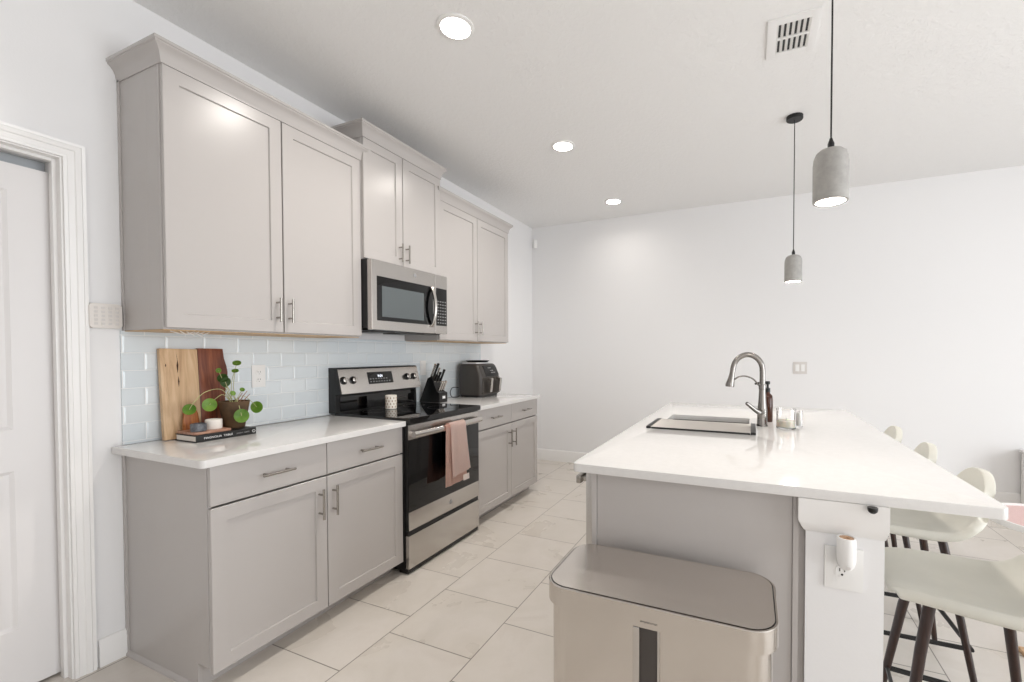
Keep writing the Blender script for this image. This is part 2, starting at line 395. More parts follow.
panel_door(dr, yA, yB2, .012, 2.03, -.085, .035, [(yA+.11, yB2-.11, 1.02, 1.93), (yA+.11, yB2-.11, .25, .86)])
door = struct('door_1', dr, 'door')
kb = bm_(); lathe(kb, [(.0, 0), (.026, 0), (.026, .006), (.012, .012), (.012, .03), (.026, .042), (.03, .055), (.024, .068), (0, .073)], seg=24,
      mat=Matrix.Translation((-.085, DY0+.07, .93)) @ Matrix.Rotation(PI/2, 4, 'Y')); obj('door_knob', kb, 'nickel', door)
e = bm_(); box(e, -.1485, -.126, DY0+.007, DY1-.007, 2.0, DZ-.0065); struct('trim_3', e, 'track_grey')
e = bm_(); box(e, -1.2, -1.15, -1.3, .2, 0, 2.4); box(e, -1.15, -.15, -1.35, -1.3, 0, 2.4); box(e, -1.15, -.15, .2, .25, 0, 2.4); box(e, -1.2, -.15, -1.35, .25, 2.4, 2.45); struct('wall_closet', e, 'wall')
# backsplash of subway tile
e = bm_(); box(e, .0005, .008, -.003, 2.734, .9145, 1.4075); o = struct('wall_backsplash', e, 'tile')

# ------------------------------------------------------------------ cabinets
def shaker_bm(y0, y1, z0, z1, xf, th=.019, fw=.057, rec=.008, sgn=1):
    """recessed-panel door facing sgn*x with its face at xf"""
    t = bm_(); s = sgn
    def ring(i, d): return [t.verts.new((xf+s*d, y, z)) for y, z in ((y0+i, z0+i), (y1-i, z0+i), (y1-i, z1-i), (y0+i, z1-i))]
    R_ = [ring(.0, -th), ring(0, -.0018), ring(.0018, 0), ring(fw, 0), ring(fw+.003, -rec)]
    for A, B in zip(R_, R_[1:]):
        for k in range(4): t.faces.new((A[k], A[(k+1) % 4], B[(k+1) % 4], B[k]))
    t.faces.new(R_[-1]); t.faces.new(R_[0][::-1]); bmesh.ops.recalc_face_normals(t, faces=t.faces); return t
def slab_bm(y0, y1, z0, z1, xf, th=.019):
    t = bm_(); box(t, xf-th, xf, y0, y1, z0, z1, .0018); return t
def pull(parent, y, z, length, xf, vertical=True, sgn=1):
    t = bm_(); r = .0055; px = xf+sgn*.033; c = length/2
    if vertical:
        cyl(t, (px, y, z-c), (px, y, z+c), r, 14)
        for k in (-1, 1): cyl(t, (xf, y, z+k*c*.62), (px, y, z+k*c*.62), r*.85, 12)
    else:
        cyl(t, (px, y-c, z), (px, y+c, z), r, 14)
        for k in (-1, 1): cyl(t, (xf, y+k*c*.7, z), (px, y+k*c*.7, z), r*.85, 12)
    return obj('handle', t, 'nickel', parent)
ZT, TH = .914, .030     # worktop top and thickness
XD = .6216              # door faces of the base cabinets
def base_cabinet(y0, ys, y1, label, left_end, right_end):
    c = thing('base_cabinet', label, 'cabinet', (.3, (y0+y1)/2, 0), 'greige base cabinets along the wall')
    t = bm_(); xb = XD-.021
    # carcass with a toe recess, and thick end panels notched at the toe
    box(t, .012, xb-.14, y0+.016, y1-.016, .102, ZT-TH-.001); box(t, xb-.14, xb, y0+.016, y1-.016, .102, .118); box(t, xb-.14, xb-.03, y0+.016, y1-.016, ZT-TH-.017, ZT-TH-.001)
    for (a, b_) in ((y0, y0+.016), (y1-.016, y1)):
        prism(t, [(.012, 0), (xb-.075, 0), (xb-.075, .102), (xb, .102), (xb, ZT-TH-.001), (.012, ZT-TH-.001)], 'y', a, b_)
    if left_end:
        box(t, .001, .022, y0-.006, y0, 0.012, ZT-TH-.001, .001)
    obj('cabinet_body', t, 'cab', c)
    t = bm_(); box(t, xb-.082, xb-.0755, y0+.0165, y1-.0165, 0, .101); obj('toe_kick', t, 'cab', c)
    if left_end:
        t = bm_(); prism(t, [(y0, .0), (y0-.012, .0), (y0-.011, .008), (y0-.006, .015), (y0, .018)], 'x', .016, xb-.075); obj('shoe_moulding', t, 'cab', c)
    g = .0022
    for i, (a, b_) in enumerate(((y0+.002, ys-g), (ys+g, y1-.002))):
        d = obj('drawer', slab_bm(a, b_, .7265, ZT-TH-.006, XD), 'cab', c); pull(d, (a+b_)/2, (.7265+ZT-TH-.006)/2, .138, XD, False)
        d = obj('door', shaker_bm(a, b_, .081, .7175, XD), 'cab', c)
        hy = b_-.042 if i == 0 else a+.042 if False else (b_-.036 if i == 0 else a+.028)
        pull(d, hy, .597, .145, XD)
    return c
base_cabinet(0, .4994, 1.0005, 'long greige base cabinet below the cookbook and cutting boards, left of the stove', True, False)
base_cabinet(1.745, 2.2715, 2.7683, 'greige base cabinet below the air fryer, right of the stove', False, True)
def worktop_slab(name, label, y0, y1, x1):
    e = bm_(); t = bm_(); pts = [(.0005, y0), (x1-.012, y0)]
    pts = [(.0085, y0)]+[(x1-.018+.018*math.sin(a*PI/8), y0+.018-.018*math.cos(a*PI/8)) for a in range(5)]+[(x1, y1), (.0085, y1)]
    prism(e, pts, 'z', ZT-TH, ZT, .0025)
    return single(name, e, 'quartz', label, 'countertop', (.3, (y0+y1)/2, ZT-TH))
worktop_slab('countertop', 'white quartz countertop left of the stove, holding the book and plant', -.0395, .9995, .649)
worktop_slab('countertop', 'white quartz countertop right of the stove, holding the knife block and air fryer', 1.7475, 2.779, .649)

def crown(bm, y0, y1, xf, z0, h, pj, l0=0., l1=0.):
    """cove crown sweeping left return, front, right return; bottom of the returns start at x=l0 / l1"""
    prof = [(-.002, 0), (.004, 0), (.004, .010), (.006, .014), (.008, .028), (.0135, .043), (.022, .054), (pj-.004, .063), (pj-.004, .068), (pj, .071), (pj, h), (-.002, h)]
    t = bm_(); L = []
    for (px, py, ox, oy) in ((l0, y0, 0, -1), (xf, y0, 1, -1), (xf, y1, 1, 1), (l1, y1, 0, 1)):
        L.append([t.verts.new((px+ox*o, py+oy*o, z0+z)) for o, z in prof])
    for A, B in zip(L, L[1:]):
        for i in range(len(prof)-1): t.faces.new((A[i], A[i+1], B[i+1], B[i]))
    t.faces.new([L[0][-1], L[1][-1], L[2][-1], L[3][-1]]); t.faces.new(L[0]); t.faces.new(L[3][::-1])
    bmesh.ops.recalc_face_normals(t, faces=t.faces); merge(bm, t)
def wall_cabinet(y0, ys, y1, z0, z1, xf, ztop, label, pj=.036, hy=.04, hz=.115, hl=.12, left_side=True):
    c = thing('wall_cabinet', label, 'cabinet', (xf/2, (y0+y1)/2, z0), 'greige wall cabinets')
    t = bm_(); xb = xf-.021
    box(t, .001, xb-.1, y0, y1, z0+.0, z1, .001); box(t, xb-.1, xb, y0, y1, z0, z0+.016); box(t, xb-.1, xb, y0, y1, z1-.016, z1); box(t, xb-.1, xb, y0, y0+.016, z0+.016, z1-.016); box(t, xb-.1, xb, y1-.016, y1, z0+.016, z1-.016)
    box(t, .001, .018, y0-.004, y0, z0, z1, .0008); box(t, xb-.018, xb, y0-.0015, y0, z0, z1, .0005)
    obj('cabinet_body', t, 'cab', c)
    t = bm_(); box(t, .004, xb-.003, y0+.003, y1-.003, z0-.0035, z0-.0005); obj('underside', t, 'birch', c)
    g = .003
    for i, (a, b_) in enumerate(((y0+.002, ys-g), (ys+g, y1-.002))):
        d = obj('door', shaker_bm(a, b_, z0+.006, z1-.0086, xf), 'cab', c)
        yy = b_-.034 if i == 0 else a+.022
        pull(d, yy, z0+hz, hl, xf)
    g = .0022
    t = bm_(); crown(t, y0, y1, xf-.001, z1-.008, ztop-z1+.008, pj); obj('crown_moulding', t, 'cab', c)
    return c
wall_cabinet(.008, .4941, .9755, 1.4085, 2.473, .336, 2.548, 'left greige wall cabinet above the cutting boards')
wall_cabinet(.9775, 1.303, 1.692, 1.8805, 2.615, .356, 2.691, 'tall-set greige wall cabinet directly above the microwave', hz=.09, hl=.12)
wall_cabinet(1.694, 2.2, 2.7219, 1.4085, 2.473, .336, 2.548, 'right greige wall cabinet above the air fryer')
e = bm_()
for k in range(4):
    a = k*1.7; tube(e, spline([(.26+.012*math.sin(a), .055+.03*k, 1.4035), (.27, .075+.03*k, 1.396-.004*k), (.25+.01*math.cos(a), .10+.025*k, 1.392), (.28, .12+.02*k, 1.398), (.26, .14+.02*k, 1.4035)], 5), .0018, 6)
single('cable', e, 'white_plastic', 'thin tangled pale cable hanging under the left wall cabinet', 'cable', (.26, .1, 1.39))

# ------------------------------------------------------------------ island
IX0, IX1, IY0, IY1 = 1.9065, 3.098, .468, 2.6145
SX0, SX1, SY0, SY1 = 2.035, 2.488, 1.34, 1.895      # sink cut-out
isl = thing('kitchen_island', 'greige kitchen island with a white end post, under the large white worktop', 'kitchen island', (2.4, 1.5, 0))
t = bm_(); box(t, 1.972, 2.6455, .508, SY0-.03, .0, ZT-TH-.001); box(t, 1.972, 2.6455, SY1+.03, 2.57, .0, ZT-TH-.001)
box(t, 1.972, 2.6455, SY0-.03, SY1+.03, 0, .60); box(t, 1.972, SX0-.03, SY0-.03, SY1+.03, .6, ZT-TH-.001); box(t, SX1+.03, 2.6455, SY0-.03, SY1+.03, .6, ZT-TH-.001)
obj('cabinet_body', t, 'cab', isl)
t = bm_(); box(t, 1.972, 1.990, .496, .508, 0, ZT-TH-.001, .001); box(t, 1.9915, 2.612, .500, .5078, .0, ZT-TH-.001, .001); box(t, 2.6125, 2.628, .494, .508, 0, ZT-TH-.001, .001)
obj('end_panel', t, 'cab', isl)
for a, b_ in ((1.135, 1.50), (1.504, 1.88), (1.884, 2.22), (2.224, 2.565)):
    d = obj('door', shaker_bm(a, b_, .11, .87, 1.951, sgn=-1), 'cab', isl); pull(d, b_-.03, .74, .14, 1.951, True, -1)
t = bm_(); box(t, 2.646, 2.840, .490, 2.56, 0, ZT-TH-.001); obj('end_post', t, 'wall', isl)
# moulded cap around the top of the white post
t = bm_(); prof = [(0, 0), (.006, .004), (.0135, .018), (.0215, .034), (.0215, .1015), (0, .1015)]; L = []
for (px, py, ox, oy) in ((2.646, .72, -1, 0), (2.646, .49, -1, -1), (2.840, .49, .3, -1), (2.840, 2.56, .3, 0)):
    if px < 2.7 and py > .6: py = .495
    L.append([t.verts.new((px+ox*o, py+oy*o, .7815+z)) for o, z in prof])
for A, B in zip(L, L[1:]):
    for i in range(len(prof)-1): t.faces.new((A[i], A[i+1], B[i+1], B[i]))
t.faces.new(L[0]); t.faces.new(L[3][::-1]); bmesh.ops.recalc_face_normals(t, faces=t.faces); obj('post_cap', t, 'trim', isl)
# worktop with sink cut-out
t = bm_(); pts = rrect(IX0, IX1, IY0, IY1, .022, 4)
out = [t.verts.new((a, b_, z)) for z in (ZT-TH, ZT) for a, b_ in pts]; n = len(pts)
for i in range(n): t.faces.new((out[i], out[(i+1) % n], out[n+(i+1) % n], out[n+i]))
ip = rrect(SX0, SX1, SY0, SY1, .02, 4); inn = [t.verts.new((a, b_, z)) for z in (ZT-TH, ZT) for a, b_ in ip]; k = len(ip)
for i in range(k): t.faces.new((inn[(i+1) % k], inn[i], inn[k+i], inn[k+(i+1) % k]))
for zi in (0, 1):
    A = out[zi*n:(zi+1)*n]; B = inn[zi*k:(zi+1)*k]; q = n//4
    for i in range(n):
        t.faces.new((A[i], A[(i+1) % n], B[(i+1) % k], B[i]))
bmesh.ops.recalc_face_normals(t, faces=t.faces)
es = [e_ for e_ in t.edges if abs(e_.verts[0].co.z-e_.verts[1].co.z) < 1e-6 and len(e_.link_faces) == 2 and abs(e_.link_faces[0].normal.z-e_.link_faces[1].normal.z) > .5]
_bev(t, es, .003, 2)
single('island_countertop', t, 'quartz', 'large white quartz island worktop holding the sink and faucet', 'countertop', (2.5, 1.54, ZT-TH))
# dishwasher at the near left end
dw = thing('dishwasher', 'stainless dishwasher edge with bar handle at the left end of the island', 'dishwasher', (1.96, .82, 0))
t = bm_(); box(t, 1.944, 1.9715, .512, 1.125, .10, ZT-TH-.012, .004); obj('door', t, 'steel_v', dw)
t = bm_(); box(t, 1.908, 1.926, .505, 1.115, .832, .860, .004)
for y in (.53, 1.08): box(t, 1.9255, 1.9438, y-.01, y+.01, .838, .854, .002)
obj('handle', t, 'nickel', dw)
# sink
sk = thing('sink', 'stainless undermount sink basin set in the island worktop', 'sink', ((SX0+SX1)/2, (SY0+SY1)/2, .66))
t = bm_(); zt = ZT-TH-.0005; o1 = rrect(SX0-.006, SX1+.006, SY0-.006, SY1+.006, .025, 5); i1 = rrect(SX0-.004, SX1+.004, SY0-.004, SY1+.004, .025, 5); i2 = rrect(SX0+.006, SX1-.006, SY0+.006, SY1-.006, .03, 5)
Rg = [[t.verts.new((a, b_, z)) for a, b_ in P] for P, z in ((o1, .655), (o1, zt), (i1, zt), (i2, .672))]
for A, B in zip(Rg, Rg[1:]):
    for i in range(len(A)): t.faces.new((A[i], A[(i+1) % len(A)], B[(i+1) % len(A)], B[i]))
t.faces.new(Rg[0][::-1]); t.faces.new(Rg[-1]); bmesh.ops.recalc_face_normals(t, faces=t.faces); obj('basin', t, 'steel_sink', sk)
t = bm_(); lathe(t, [(0, .6722), (.045, .6722), (.045, .676), (.036, .677), (.03, .6735), (0, .6735)], 2.26, 1.62, 28); obj('drain', t, 'faucet', sk)
# roll-up rack over the front of the sink
rk = thing('drying_rack', 'flat roll-up stainless drying rack with black end strips lying over the sink', 'drying rack', (2.255, 1.46, ZT))
t = bm_()
for i in range(26):
    y = 1.318+i*.0111; cyl(t, (1.998, y, ZT+.0055), (2.508, y, ZT+.0055), .0052, 8)
obj('rod_mat', t, 'rack_steel', rk)
for xx in ((1.990, 2.014), (2.494, 2.518)):
    t = bm_(); box(t, xx[0], xx[1], 1.304, 1.612, ZT+.0002, ZT+.0125, .003); obj('end_strip', t, 'black_plastic', rk)
t = bm_(); box(t, 2.016, 2.492, 1.3045, 1.311, ZT+.0002, ZT+.009, .002); obj('front_shadow_strip', t, 'black_metal', rk)  # black strip standing in for the shadow line below the rack's front edge
# faucet
fx, fy = 2.551, 1.618
fc = thing('faucet', 'tall gooseneck pull-down kitchen faucet in brushed steel beside the sink', 'faucet', (fx, fy, ZT))
t = bm_(); lathe(t, [(.0, ZT+.0002), (.0285, ZT+.0002), (.0288, ZT+.006), (.0262, ZT+.012), (.0252, ZT+.05), (.0248, ZT+.085), (.021, ZT+.12), (.0185, ZT+.16), (.0165, ZT+.20), (0, ZT+.2)], fx, fy, 28); obj('base_column', t, 'faucet', fc)
t = bm_(); arc = [(fx, fy, ZT+.19), (fx, fy, ZT+.285)]
rr = .074
for i in range(1, 17):
    a = PI*.97*i/16; arc.append((fx-rr+rr*math.cos(a), fy-.02*i/16, ZT+.30+rr*1.15*math.sin(a)))
tube(t, arc, [.0145]*18, 16); obj('spout', t, 'faucet', fc)
ex, ey, ez = arc[-1]
t = bm_(); tube(t, [(ex, ey, ez+.004), (ex-.003, ey, ez-.022), (ex-.008, ey-.002, ez-.05), (ex-.015, ey-.004, ez-.088), (ex-.016, ey-.004, ez-.098)], [.0142, .0142, .0165, .0235, .0225], 18); obj('spray_head', t, 'faucet', fc)
t = bm_(); tube(t, spline([(fx-.012, fy, ZT+.212), (fx-.045, fy-.004, ZT+.252), (fx-.085, fy-.01, ZT+.268), (ex+.028, ey, ez-.045), (ex+.004, ey, ez-.062)], 6), .0042, 10); lathe(t, [(.0155, ZT+.198), (.0185, ZT+.2), (.0185, ZT+.222), (.0155, ZT+.225)], fx, fy, 24); obj('docking_arm', t, 'faucet', fc)
t = bm_(); cyl(t, (fx, fy, ZT+.075), (fx-.012, fy-.030, ZT+.075), .016, 18); tube(t, [(fx-.012, fy-.03, ZT+.073), (fx-.036, fy-.045, ZT+.090), (fx-.078, fy-.075, ZT+.128)], [.014, .0115, .009], 12); obj('lever', t, 'faucet', fc)
# soap pump bottle behind the faucet
sb = thing('soap_bottle', 'amber soap bottle with black pump standing behind the faucet', 'bottle', (2.583, 1.80, ZT))
t = bm_(); lathe(t, [(0, ZT), (.026, ZT), (.028, ZT+.004), (.028, ZT+.125), (.025, ZT+.150), (.012, ZT+.165), (.012, ZT+.175), (0, ZT+.175)], 2.583, 1.80, 28); obj('bottle_body', t, 'amber', sb)
t = bm_(); lathe(t, [(.014, ZT+.170), (.014, ZT+.192), (.006, ZT+.195), (.006, ZT+.212), (.012, ZT+.216), (.012, ZT+.232), (0, ZT+.233)], 2.583, 1.80, 20); tube(t, [(2.58, 1.8, ZT+.225), (2.545, 1.78, ZT+.225), (2.515, 1.772, ZT+.216)], .0060, 10); obj('pump', t, 'black_plastic', sb)
# candle jars
def jar(cx, cy, r, h, wz, label, waxmat):
    c = thing('candle_jar', label, 'candle', (cx, cy, ZT), 'glass candles beside the faucet')
    t = bm_(); lathe(t, [(0, ZT+.0003), (r-.003, ZT+.0003), (r, ZT+.004), (r, ZT+h), (r-.0015, ZT+h+.001), (r-.003, ZT+h), (r-.003, ZT+.009), (0, ZT+.008)], cx, cy, 36); obj('glass', t, 'glass', c)
    t = bm_(); lathe(t, [(0, ZT+.0086), (r-.0035, ZT+.0095), (r-.0035, ZT+wz), (.004, ZT+wz-.002), (0, ZT+wz-.002)], cx, cy, 32); obj('wax', t, waxmat, c)
    t = bm_(); cyl(t, (cx, cy, ZT+wz-.003), (cx+.001, cy, ZT+wz+.012), .0012, 6); obj('wick', t, 'ink', c)
jar(2.664, 1.580, .047, .104, .044, 'wide clear glass candle with cream wax beside the faucet', 'wax')
jar(2.730, 1.650, .018, .088, .078, 'narrow glass candle with white wax, right of the wide cream candle', 'white_wax')
# outlet on the post, plug-in diffuser, round black catch under the top
ol = thing('power_outlet', 'white outlet cover on the white island post', 'outlet', (2.745, .4885, .60), 'wall outlets and switches')
t = bm_(); box(t, 2.694, 2.790, .4845, .4898, .625, .748, .002); obj('cover_plate', t, 'white_plastic', ol)
t = bm_(); lathe(t, [(0, 0), (.017, 0), (.017, .002), (0, .002)], seg=24, mat=Matrix.Translation((2.738, .4845, .680)) @ Matrix.Rotation(PI/2, 4, 'X')); obj('receptacle', t, 'white_plastic', ol)
t = bm_()
for dx in (-.006, .006): box(t, 2.738+dx-.0012, 2.738+dx+.0012, .4815, .4826, .679, .688)
cyl(t, (2.738, .4826, .670), (2.738, .4815, .670), .003, 10); obj('slots', t, 'ink', ol)
df = thing('plug_in_diffuser', 'white cylindrical plug-in air freshener with tan top in the island post outlet', 'air freshener', (2.742, .455, .70))
t = bm_(); lathe(t, [(0, .702), (.013, .702), (.020, .712), (.0235, .73), (.0235, .785), (.022, .792), (.0185, .792), (.0185, .784), (0, .784)], 2.742, .449, 28); box(t, 2.727, 2.757, .458, .4840, .700, .745, .004); obj('diffuser_body', t, 'white_plastic', df)
t = bm_(); lathe(t, [(0, .7844), (.018, .7844), (.018, .7905), (.010, .7905), (.007, .786), (0, .786)], 2.742, .449, 24); obj('tan_top', t, 'cork', df)
t = bm_(); lathe(t, [(0, 0), (.0045, 0), (.0045, .0015), (0, .0015)], seg=16, mat=Matrix.Translation((2.744, .4275, .714)) @ Matrix.Rotation(PI/2, 4, 'X')); obj('indicator', t, 'key', df)
t = bm_(); lathe(t, [(0, .8665), (.006, .8665), (.011, .871), (.0125, .877), (.0125, .8825), (0, .8825)], 2.803, .4555 if False else .4545, 20)
single('bumper_knob', t, 'black_plastic', 'small black half-round knob tucked under the island worktop edge above the post', 'knob', (2.803, .4545, .8665))

# ------------------------------------------------------------------ range
RY0, RY1 = 1.003, 1.735
rg = thing('stove', 'stainless electric range with black glass cooktop between the base cabinets', 'stove', (.34, (RY0+RY1)/2, 0))
t = bm_(); box(t, .02, .630, RY0, RY1, .03, .892, .003); box(t, .05, .62, RY0+.02, RY1-.02, .012, .03); obj('body', t, 'black_plastic', rg)
for (xx, yy) in ((.1, RY0+.05), (.1, RY1-.05), (.57, RY0+.05), (.57, RY1-.05)):
    t = bm_(); lathe(t, [(0, 0), (.018, 0), (.018, .012), (0, .012)], xx, yy, 16); obj('foot', t, 'black_plastic', rg)
t = bm_(); box(t, .055, .672, RY0+.0008, RY1+.003, .8935, .928, .008, 3); ct = obj('cooktop', t, 'black_gloss', rg)
for (bx_, by_, br) in ((.22, RY0+.19, .085), (.22, RY1-.19, .075), (.49, RY0+.2, .075), (.49, RY1-.2, .105)):
    t = bm_(); lathe(t, [(br-.0018, .9281), (br-.0018, .9284), (br, .9284), (br, .9281)], bx_, by_, 48, cap=False); obj('burner_ring', t, 'fryer_side', ct)
# backguard: black riser and slanted stainless control panel
t = bm_(); prism(t, [(.009, .925), (.075, .925), (.07, 1.04), (.118, 1.052), (.078, 1.208), (.066, 1.216), (.009, 1.216)], 'y', RY0, RY1, .003); obj('backguard', t, 'black_plastic', rg)
t = bm_(); box(t, .0735, .0765, RY0+.03, RY1-.03, .935, 1.03, .001); obj('riser_panel', t, 'black_gloss', rg)
def slant(u, v, d):       # point on the slanted control panel: u along y, v 0..1 up the slope, d out of it
    A = Vector((.118, 0, 1.052)); B = Vector((.078, 0, 1.208)); n_ = Vector((.156, 0, .040)).normalized()
    p = A.lerp(B, v)+n_*d; return (p.x, u, p.z)
def slab_slant(bm, u0, u1, v0, v1, d0, d1, r=0.001):
    t = bm_(); vs = [t.verts.new(slant(u, v, d)) for d in (d0, d1) for u, v in ((u0, v0), (u1, v0), (u1, v1), (u0, v1))]
    for f in ((0, 1, 2, 3), (4, 5, 6, 7), (0, 1, 5, 4), (1, 2, 6, 5), (2, 3, 7, 6), (3, 0, 4, 7)): t.faces.new([vs[i] for i in f])
    bmesh.ops.recalc_face_normals(t, faces=t.faces); _bev(t, list(t.edges), r); merge(bm, t)
t = bm_(); slab_slant(t, RY0+.006, RY1-.004, -.02, .985, .0005, .004); cp = obj('control_panel', t, 'steel', rg)
t = bm_(); slab_slant(t, RY0+.232, RY0+.455, .30, .82, .0042, .0055, .0008); ds = obj('display', t, 'black_gloss', rg)
pA = Vector(slant(RY0+.318, .63, .0058)); pB = Vector(slant(RY0+.335, 1, .0058))-Vector(slant(RY0+.335, 0, .0058))
text('9:04', .026, 'display', ds, pA, (0, 1, 0), pB, 'clock_digits')
for (rowv, n_) in ((.40, 8), (.52, 7)):
    t = bm_()
    for i in range(n_): slab_slant(t, RY0+.247+i*.024, RY0+.258+i*.024, rowv-.022, rowv+.022, .0056, .0060, 0)
    obj('touch_keys', t, 'print_grey', ds)
n_ = Vector((.156, 0, .040)).normalized()
for ky in (RY0+.035, RY0+.108, RY1-.135, RY1-.062):
    p = Vector(slant(ky, .52, .004)); q = Matrix.Translation(p) @ n_.to_track_quat('Z', 'Y').to_matrix().to_4x4()
    t = bm_(); lathe(t, [(0, 0), (.0255, 0), (.0255, .004), (.021, .006), (.019, .02), (.0, .02)], seg=28, mat=q); kn = obj('knob', t, 'black_plastic', rg)
    t = bm_(); lathe(t, [(.0165, .0195), (.018, .024), (.015, .026), (0, .026)], seg=28, mat=q); z_ = bm_(); box(z_, -.004, .004, -.018, .018, .026, .032, .002); merge(t, z_, q); obj('knob_face', t, 'steel', kn)
# oven door: stainless frame, big dark glass, bowed handle
XF = .6575
t = bm_(); box(t, .6325, XF-.004, RY0+.004, RY1-.004, .262, .888, .003)
od = obj('oven_door', t, 'black_plastic', rg)
t = bm_(); box(t, XF-.0045, XF, RY0+.006, RY1-.006, .262, .372, .0015); obj('lower_steel_trim', t, 'steel', od)
t = bm_(); box(t, XF-.0045, XF, RY0+.006, RY1-.006, .800, .886, .0015); obj('upper_steel_trim', t, 'steel', od)
t = bm_(); box(t, XF-.0042, XF-.0005, RY0+.006, RY1-.006, .3725, .7995, .001); obj('glass', t, 'oven_glass', od)
t = bm_(); lathe(t, [(0, 0), (.015, 0), (.015, .0012), (.0, .0012)], seg=24, mat=Matrix.Translation((XF, (RY0+RY1)/2+.03, .318)) @ Matrix.Rotation(PI/2, 4, 'Y')); bd = obj('round_badge', t, 'print_grey', od)
t = bm_(); hp = []
for i in range(15):
    f = i/14; y = RY0+.018+f*(RY1-RY0-.036); hp.append((.692+.022*math.sin(PI*f), y, .832+.003*math.sin(PI*f)))
tube(t, hp, .0115, 14, flat=1.65)
# tube: section squashed; keep the handle flat-fronted by tall ends
for y in (RY0+.03, RY1-.03): box(t, XF-.001, .696, y-.012, y+.012, .817, .847, .004)
obj('handle', t, 'steel', od)
dn = thing_none = None
t = bm_(); box(t, .6325, XF, RY0+.004, RY1-.004, .036, .232, .003); dw2 = obj('storage_drawer', t, 'steel', rg)
t = bm_(); prism(t, [(RY0+.006, .2325), (RY1-.006, .2325), (RY1-.006, .259), ((RY0+RY1)/2, .249), (RY0+.006, .259)], 'x', .633, .650); obj('drawer_gap', t, 'black_metal', rg)
t = bm_(); box(t, .58, .646, RY0+.006, RY1-.006, .006, .034, .002); obj('kick_strip', t, 'black_plastic', rg)

# ------------------------------------------------------------------ microwave
MY0, MY1, MZ0, MZ1 = .9790, 1.6915, 1.452, 1.8785
mw = thing('microwave', 'stainless over-the-range microwave mounted above the stove', 'microwave', (.2, (MY0+MY1)/2, MZ0))
t = bm_(); box(t, .001, .375, MY0, MY1, MZ0+.012, MZ1, .003); obj('body', t, 'black_plastic', mw)
t = bm_(); prism(t, [(.05, MZ0+.004), (.36, MZ0-.004), (.375, MZ0+.0115), (.03, MZ0+.0115)], 'y', MY0+.02, MY1-.02, .002); ub = obj('underside', t, 'black_plastic', mw)
for yy in (MY0+.12, MY1-.30):
    t = bm_(); box(t, .08, .30, yy, yy+.18, MZ0-.006, MZ0+.002, .002); obj('vent_filter', t, 'fryer', ub)
t = bm_(); box(t, .3755, .412, MY0+.002, 1.5535, MZ0, MZ1-.002, .006, 3); md = obj('door', t, 'steel', mw)
t = bm_(); box(t, .3755, .412, 1.5555, MY1-.001, MZ0, MZ1-.002, .006, 3); mp_ = obj('control_section', t, 'steel', mw)
t = bm_(); box(t, .4118, .4145, MY0+.042, 1.531, MZ0+.058, MZ1-.098, .001); mg = obj('door_glass', t, 'black_gloss', md)
t = bm_(); box(t, .4143, .4155, MY0+.078, 1.432, MZ0+.083, MZ1-.155, .0005); obj('window', t, 'grey_glass', md)
t = bm_(); hp = []
for i in range(13):
    f = i/12; hp.append((.417+.034*math.sin(PI*f)**.7, 1.512+.0*f, MZ0+.048+f*.275))
tube(t, hp, .0125, 12); mh = obj('handle', t, 'steel', md)
t = bm_(); box(t, .4118, .4145, 1.567, MY1-.010, MZ0+.058, MZ1-.098, .001); kp = obj('keypad', t, 'black_gloss', mw)
for r_ in range(8):
    t = bm_()
    for c_ in range(4): box(t, .4143, .4149, 1.577+c_*.027, 1.590+c_*.027, MZ0+.075+r_*.022, MZ0+.082+r_*.022)
    obj('key_row', t, 'print_grey', kp)
t = bm_(); lathe(t, [(0, 0), (.013, 0), (.013, .001), (0, .001)], seg=24, mat=Matrix.Translation((.412, 1.35, MZ1-.045)) @ Matrix.Rotation(PI/2, 4, 'Y')); obj('round_badge', t, 'print_grey', md)

# ------------------------------------------------------------------ things on the left counter
# cutting boards leaning on the backsplash
def board(name, pts, mat, label, th, lean, x0, yb):
    """outline pts (y,z from 0), leaned back by angle about its foot at x0"""
    t = bm_(); prism(t, pts, 'x', 0, th, .0025)
    m_ = Matrix.Translation((x0, yb, ZT+.001)) @ Matrix.Rotation(-lean, 4, 'Y'); bmesh.ops.transform(t, matrix=m_, verts=t.verts)
    zmin = min(v.co.z for v in t.verts); bmesh.ops.translate(t, vec=(0, 0, ZT+.0005-zmin), verts=t.verts)
    return t
c = thing('cutting_board', 'tall pale wood cutting board with dark cracks, left of the red-brown board', 'cutting board', (.05, .2, ZT))
pp = [(0, 0), (.148, 0), (.148, .415), (.0, .418)]
t = board('b', pp, 'olivewood', '', .022, math.radians(4), .042, .118); obj('board', t, 'olivewood', c)
m_ = Matrix.Translation((.042, .118, ZT+.002)) @ Matrix.Rotation(-math.radians(4), 4, 'Y')
for outl in ([(.064, .30), (.061, .335), (.0645, .36), (.062, .398), (.066, .362), (.0685, .34), (.0665, .315)], [(.0655, .235), (.0635, .262), (.066, .288), (.0695, .262)], [(.019, .33), (.0175, .338), (.020, .347), (.022, .338)]):
    q = bm_(); prism(q, outl, 'x', .0219, .0224); bmesh.ops.transform(q, matrix=m_, verts=q.verts); obj('crack', q, 'crack', c)
edge = [(.262, .418), (.266, .37), (.276, .33), (.280, .30), (.277, .26), (.268, .22), (.262, .17), (.266, .1), (.26, .0)]
pp = [(.152, 0)]+edge[::-1]+[(.152, .42)]
t = board('b', pp, 'walnut', '', .019, math.radians(3.2), .036, .118)
o = single('cutting_board', t, 'walnut', 'red-brown live-edge wooden cutting board standing behind the plant pot', 'cutting board', (.03, .26, ZT))
pp = [(.0, 0), (.062, 0), (.066, .05), (.062, .11), (.05, .145), (.034, .158), (.018, .15), (.006, .115), (.0, .06)]
